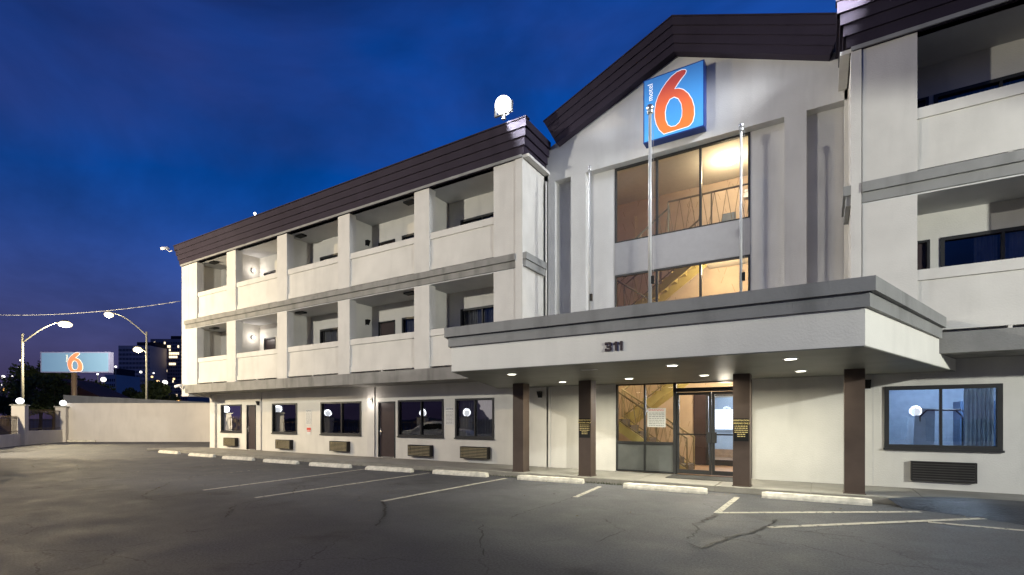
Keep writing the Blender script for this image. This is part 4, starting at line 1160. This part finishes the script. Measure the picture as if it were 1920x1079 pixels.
for i, (x, y) in enumerate(line):
    j = min(i, len(line) - 2); d = Vector((line[j + 1][0] - line[j][0], line[j + 1][1] - line[j][1])); rz = math.atan2(d.y, d.x)
    ph = pier_h(i)
    p = part('pier', pier_me[ph][0], None, fence, loc=Vector((x, y, 0)) - fence.location); p.rotation_euler = (0, 0, rz)
    c = part('pier_cap', pier_me[ph][1], None, p, loc=(0, 0, 0))
    lbl = {0: 'lit globe lamp on the corner pier where the pale wall meets the fence', 1: 'lit white globe lamp on the fence pier nearest the left edge of the photo'}.get(i, 'lit globe lamp on a fence pier behind the camera, pier %s from the left end' % ['', '', 'three', 'four', 'five', 'six', 'seven', 'eight', 'nine', 'ten', 'eleven', 'twelve', 'thirteen', 'fourteen', 'fifteen', 'sixteen', 'seventeen'][i])
    gl = thing('globe_lamp', lbl, 'globe lamp', (x, y, ph + .081), 'globe lamps on the fence piers')
    part('globe', globe_me, None, gl, loc=(0, 0, 0)); part('neck', neck_me, None, gl, loc=(0, 0, 0))
    point('globe_light', (0, 0, .27), (.92, .95, 1), 22 if i > 1 else 60, .25, gl)
    if i < len(line) - 1:
        a, b = Vector(line[i]), Vector(line[i + 1]); dn = (b - a).normalized(); a2, b2 = a + dn * .31, b - dn * .31
        hb = min(ph, pier_h(i + 1)); lw_ = .85 * hb / 2.38
        part('low_wall', wallseg(MB(), a2, b2, .25, 0, lw_), M['wallpaint'], fence)
        bars = MB(); L = (b2 - a2).length; n = int(L / .13)
        for k in range(1, n):
            q = a2 + dn * (L * k / n); bars.box(q.x - .012, q.x + .012, q.y - .012, q.y + .012, lw_, hb - .18)
        for z in (lw_ + .13, hb - .3):
            bars.tube((a2.x, a2.y, z), (b2.x, b2.y, z), .02, seg=4)
        part('iron_bars', bars, barmat, fence, kind='stuff')

# ------------------------------------------------------------------ street lamps
def street_lamp(x, y, h, arms, label, light=0, col=(1, .82, .48)):
    t = thing('street_lamp', label, 'street lamp', (x, y, 0))
    part('pole', MB().tube((0, 0, 0), (0, 0, h), .13, .08, 10), M['galv'], t, smooth=True)
    for dx, dy, dz0, dz1, r in arms:
        m_ = MB(); N_ = 8; prev = None
        for k in range(N_ + 1):
            s_ = k / N_; p = (dx * s_, dy * s_, dz0 + (dz1 - dz0) * math.sin(s_ * math.pi / 2))
            if prev: m_.tube(prev, p, .05, seg=6)
            prev = p
        a = part('arm', m_, M['galv'], t)
        d = Vector((dx, dy, 0)).normalized() if abs(dx) + abs(dy) > .01 else Vector((1, 0, 0))
        part('lamp_head', MB().lathe((dx, dy, dz1), [(.08, .16), (.26, .08), (.30, .0)], 14), M['galv'], a, smooth=True)
        part('lamp_glass', MB().lathe((dx, dy, dz1), [(.28, -.005), (r * 1.15, -.16), (r, -.36), (.05, -.48)], 14), M['street_lit'], a, smooth=True)
        if light: point('street_light', (dx, dy, dz1 - .5), col, light, .25, t)
    return t
street_lamp(-57.14, 14.0, 8.75, [(3.05, 1.9, 8.0, 9.75, .42)], 'tall street lamp with a long arm left of the pylon sign', 12000)
street_lamp(-57.44, 23.22, 10.3, [(-3.2, -2.0, 9.9, 12.2, .34), (-.75, -.45, 8.2, 8.7, .36)], 'tall grey street lamp with two lit heads right of the pylon sign', 700)
# unseen floodlight poles added to account for how the front is lit
def aimed(x, y, z, target, col, watts, ang, label):
    t = thing('added_floodlight', label, 'floodlight', (x, y, 0))
    part('pole', MB().tube((0, 0, 0), (0, 0, z), .14, .1, 10), M['galv'], t, smooth=True)
    v = (Vector(target) - Vector((x, y, z))).normalized()
    part('lamp_head', MB().tube(Vector((0, 0, z)) - v * .1, Vector((0, 0, z)) + v * .25, .12, .26, 14), M['galv'], t)
    part('lamp_glass', MB().tube(Vector((0, 0, z)) + v * .255, Vector((0, 0, z)) + v * .265, .24, .24, 14), M['street_lit'], t)
    spot('flood_lamp', Vector((0, 0, z)) + v * .35, target, col, watts, ang, .22, .2, t)
aimed(-31.0, -.5, 12.0, (-20, 15, 7.5), (1, .77, .45), 9000, 110, 'added unseen yellow floodlight pole beyond the fence, out of frame at the left')
aimed(-32.5, 3.0, 5.2, (-33, 18, 3.0), (1, .86, .60), 9500, 128, 'added unseen yellow floodlight pole by the fence bend, out of frame at the left')
aimed(-17.0, -6.0, 9.0, (-14.5, 14, 11.8), (1, .96, .84), 8800, 100, 'added unseen white floodlight pole behind the camera at the left')
aimed(15.0, 2.4, 6.0, (1.2, 10.4, 2.3), (.98, 1, .92), 10500, 46, 'added unseen white floodlight pole out of frame at the right')

# overhead cable
pts = []
m_ = MB(); prev = None
A, B = Vector((-46, 6, 8.2)), Vector((-27.1, 12.4, 7.45))
for k in range(31):
    s_ = k / 30; p = A.lerp(B, s_); p.z -= 1.0 * 4 * s_ * (1 - s_) * .6
    if prev: m_.tube(prev, p, .016, seg=5)
    prev = p.copy()
o = part('overhead_cable', m_, M['cable'], smooth=True)
tag(o, 'thin pale overhead cable sagging in from the left to the motel corner', 'cable')

# ------------------------------------------------------------------ city behind
def at(a_px, d, z=0):     # direction given in photo columns, distance along the view
    a = (a_px - 960) / 936.0
    s, c = math.sin(R(31.79)), math.cos(R(31.79))
    return Vector((d * (-s + a * c), d * (c + a * s), z))
def tower(ax, bx, d, h, depth, wallc, nx, nz, lit, label, hz=.62):
    A, B = at(ax, d), at(bx, d); w = (B - A).length; rz = math.atan2(B.y - A.y, B.x - A.x)
    t = thing('office_tower', label, 'office tower', A, rz=rz)
    part('wall', MB().box(0, w, 0, depth, 0, h), simple('tower_wall', wallc, .8, var=.1, scale=.1), t)
    part('roof_house', MB().box(w * .35, w * .95, depth * .2, depth * .8, h, h + 4), simple('tower_top', (.02, .02, .03), .8), t)
    g_ = MB(); sx, sz = w / nx, (h - 4) / nz
    for i in range(nx):
        for j in range(nz):
            g_.box(i * sx + sx * .25, i * sx + sx * .75, -.12, .05, 2 + j * sz + sz * .25, 2 + j * sz + sz * .8)
    part('window_grid', g_, simple('tower_glass', (.03, .035, .05), .2), t, kind='stuff')
    random.seed(nx); lm = emis('office_lit', (1, .80, .5), 2.2); lit_me = MB().box(sx * .15, sx * .9, -.3, -.13, sz * .2, sz * .82).mesh('lit_window', lm)
    for (i, j) in lit:
        part('lit_window', lit_me, None, t, loc=(i * sx, 0, 2 + j * sz))
tower(222, 281, 400, 60, 40, (.42, .38, .38), 22, 16, [], 'grey gridded office tower left of the lit tower in the distance')
lit = [(2, 21), (8, 21), (3, 20), (4, 20), (5, 20), (7, 20), (8, 20), (10, 20), (11, 20), (16, 20), (3, 19), (4, 19), (11, 19), (0, 18), (1, 18), (11, 18), (12, 18), (13, 18), (14, 18), (15, 18), (16, 18), (1, 17), (2, 17), (11, 17), (12, 17), (13, 17), (14, 17), (15, 17), (4, 16), (5, 15), (6, 15), (7, 15), (11, 15), (12, 15), (13, 15), (14, 15), (9, 13), (6, 12), (3, 11), (13, 10), (8, 8), (10, 8), (15, 6), (5, 4)]
tower(282, 352, 420, 68.5, 45, (.22, .20, .22), 22, 22, lit, 'office tower with scattered lit windows directly left of the motel')
tower(196, 216, 300, 28, 20, (.35, .36, .4), 6, 8, [], 'low pale building beside the pylon sign in the distance')

house = thing('sheet_roof', 'brown sloping roof of a low shed behind the pylon pole', 'roof', at(110, 62, 0), rz=R(31.8))
part('roof_plane', MB().prism_y([(0, 6.6), (5.5, 4.2), (5.5, 2.5), (1.8, 2.5)], 0, 5), simple('brown_roof', (.10, .05, .04), .8), house)

def tree(x, y, h, rad, n, label, seed=1, trunk=.22):
    random.seed(seed)
    t = thing('tree', label, 'tree', (x, y, 0), 'trees beyond the lot')
    tm = MB(); tm.tube((0, 0, 0), (.1, .1, h * .4), trunk, trunk * .6, 8); tips = []
    for k in range(6):
        a = 2 * math.pi * k / 6 + random.uniform(-.4, .4)
        p1 = Vector((math.cos(a) * rad * .45, math.sin(a) * rad * .45, h * random.uniform(.55, .7))); tm.tube((.1, .1, h * random.uniform(.2, .4)), p1, trunk * .4, trunk * .15, 6)
        p2 = p1 + Vector((math.cos(a) * rad * .3, math.sin(a) * rad * .3, h * .18)); tm.tube(p1, p2, trunk * .15, .02, 5); tips += [p1, p2]
    part('trunk', tm, M['bark'], t)
    cl = []
    for k in range(26):
        a = random.uniform(0, 2 * math.pi); rr = rad * math.sqrt(random.random()) * .8; zz = h * random.uniform(.42, .95)
        rr *= 1.0 if zz < h * .7 else .7
        cl.append(Vector((math.cos(a) * rr, math.sin(a) * rr, zz)))
    m_ = MB()
    for k in range(n):
        c = random.choice(cl); v = Vector((random.gauss(0, 1), random.gauss(0, 1), random.gauss(0, .7))); v = v.normalized() * rad * .32 * random.random() ** .4
        p = c + v; s = random.uniform(.12, .28)
        u = Vector((random.gauss(0, 1), random.gauss(0, 1), random.gauss(0, 1))).normalized(); w = u.orthogonal().normalized()
        m_.quad([p - u * s, p + w * s * .5, p + u * s, p - w * s * .5])
    part('crown', m_, M['leaf'], t, kind='stuff')
for a_, d, h, r_, lb, sd_ in ((75, 66, 9.0, 4.2, 'dark bushy tree right of the left globe lamp', 1), (128, 74, 7.5, 3.6, 'dark tree directly behind the pylon sign pole', 2), (178, 72, 6.4, 3.4, 'low tree right of the pylon sign pole', 3),
                              (100, 60, 6.5, 3.0, 'broad dark tree in front of the sloping shed roof', 4), (246, 70, 5.6, 2.6, 'rounded dark bush left of the double street lamp', 5), (290, 64, 6.2, 2.4, 'tree right of the double street lamp, lit by a sign', 6), (318, 90, 5.6, 2.6, 'small dark tree beside the motel corner', 8), (15, 110, 7, 4.5, 'far dark tree at the left edge of the photo', 9), (215, 85, 5.5, 3.0, 'bare twiggy tree left of the grey tower foot', 10)):
    p = at(a_, d); tree(p.x, p.y, h, r_, 5200, lb, sd_)

# distant lights of the town: each a pole with a lit head
def far_lamp(px_, d, z, r, mat, label):
    p = at(px_, d); t = thing('town_lamp', label, 'street lamp', p, 'far town lamps')
    part('pole', MB().tube((0, 0, 0), (0, 0, z), .10, seg=6), M['galv'], t); part('lamp_globe', MB().sphere((0, 0, z), r * .75, 10, 8), mat, t, smooth=True)
wm = emis('town_white', (1, .95, .9), 2.6); am = emis('town_amber', (1, .5, .12), 3); om = emis('town_orange', (1, .62, .25), 2.5)
def zt(y, d): return 1.62 + (785 - y) / 936 * d
for px_, y, d, r, mat, lb in ((39, 676, 160, .42, wm, 'far white lamp on a tall pole left of the dark trees'), (37, 690, 150, .55, wm, 'far bright white lamp below the tall one'), (6, 707, 150, .6, wm, 'far white lamp at the left edge'), (23, 706, 170, .3, wm, 'small far white lamp right of the edge'),
        (5, 722, 150, .4, wm, 'low far white lamp at the left edge'), (10, 731, 140, .7, am, 'far amber lamp at the left edge'), (30, 735, 150, .35, wm, 'low far white lamp left of the globe lamp'), (20, 737, 150, .25, wm, 'tiny far lamp near the globe lamp'), (54, 717, 150, .25, wm, 'tiny far lamp among the dark trees'),
        (183, 702, 120, .3, wm, 'small far lamp below the right end of the pylon sign'), (194, 712, 120, .75, wm, 'far bright oval lamp below the pylon sign'), (217, 688, 150, .4, wm, 'far white lamp just right of the pylon sign'), (264, 698, 160, .5, wm, 'far white lamp in front of the grey tower'),
        (288, 700, 170, .35, wm, 'small far lamp in front of the lit tower'), (285, 707, 150, .4, om, 'far yellowish lamp right of the double street lamp'), (309, 718, 150, 1.0, wm, 'far cluster lamp at the foot of the lit tower'), (296, 716, 150, .6, om, 'far orange lamp at the foot of the lit tower'), (326, 711, 150, .4, om, 'far lamp near the motel corner'), (335, 752, 100, .5, am, 'low amber lamp at the corner of the motel')):
    far_lamp(px_, d, zt(y, d), r, mat, lb)

for a_, d_, z_, W_l in ((262, 345, 14, 26000), (306, 360, 14, 20000)):  # masts added to brighten the tower fronts
    p = at(a_, d_); t = thing('town_lamp', 'tall added light mast brightening the %s office tower' % ('grey' if a_ < 280 else 'lit'), 'street lamp', p)
    part('pole', MB().tube((0, 0, 0), (0, 0, z_), .15, seg=6), M['galv'], t); part('lamp_globe', MB().sphere((0, 0, z_), .5, 10, 8), wm, t, smooth=True)
    point('tower_fill_light', (0, 0, z_), (1, .8, .6), W_l, .5, t)
# a sedan parked by the fence on the street side (seen in the window reflections)
def sedan(loc, rz, label):
    t = thing('parked_car', label, 'car', loc, rz=rz)
    prof = [(-2.2, .35), (-2.25, .62), (-2.1, .85), (-1.5, .95), (-.9, 1.32), (-.2, 1.43), (.5, 1.38), (1.2, .98), (2.0, .85), (2.25, .65), (2.25, .35)]
    m_ = MB(); secs = []
    for yy, k, sh in ((-.85, .93, .0), (-.7, 1, .02), (0, 1.0, .03), (.7, 1, .02), (.85, .93, .0)):
        secs.append([(x * (1 if abs(yy) < .8 else .985), yy * (1 if z < 1 else .82), z * k if z > .9 else z) for x, z in prof])
    i0 = 0; n = len(prof)
    for s_ in secs: m_.v += s_
    for a in range(4):
        for k in range(n):
            m_.f.append((a * n + k, a * n + (k + 1) % n, (a + 1) * n + (k + 1) % n, (a + 1) * n + k)); m_.m.append(0)
    m_.f.append(tuple(range(n))); m_.m.append(0); m_.f.append(tuple(4 * n + k for k in reversed(range(n)))); m_.m.append(0)
    part('body', m_, simple('car_paint', (.65, .66, .68), .25), t, smooth=False)
    for sgn in (-1, 1):
        gl_ = MB()
        p = [(-.85, .97), (-.62, 1.22), (-.1, 1.32), (.45, 1.28), (.95, .98)]
        gl_.prism_y(p, sgn * .80, sgn * .83)
        part('side_window', gl_, M['black'], t)
    for x in (-1.35, 1.4):
        for y in (-.82, .82):
            w = part('wheel', MB().tube((x, y - .1, .32), (x, y + .1, .32), .32, seg=18), M['black'], t); part('rim', MB().tube((x, y - .11, .32), (x, y + .11, .32), .2, seg=12), M['metal'], w)
    for y in (-.6, .6): part('headlight', MB().box(2.2, 2.26, y - .18, y + .18, .62, .74), M['whiteplastic'], t)
sedan((-20.5, 3.4, 0), R(-17), 'silver sedan parked against the fence out of frame, seen only in window reflections')
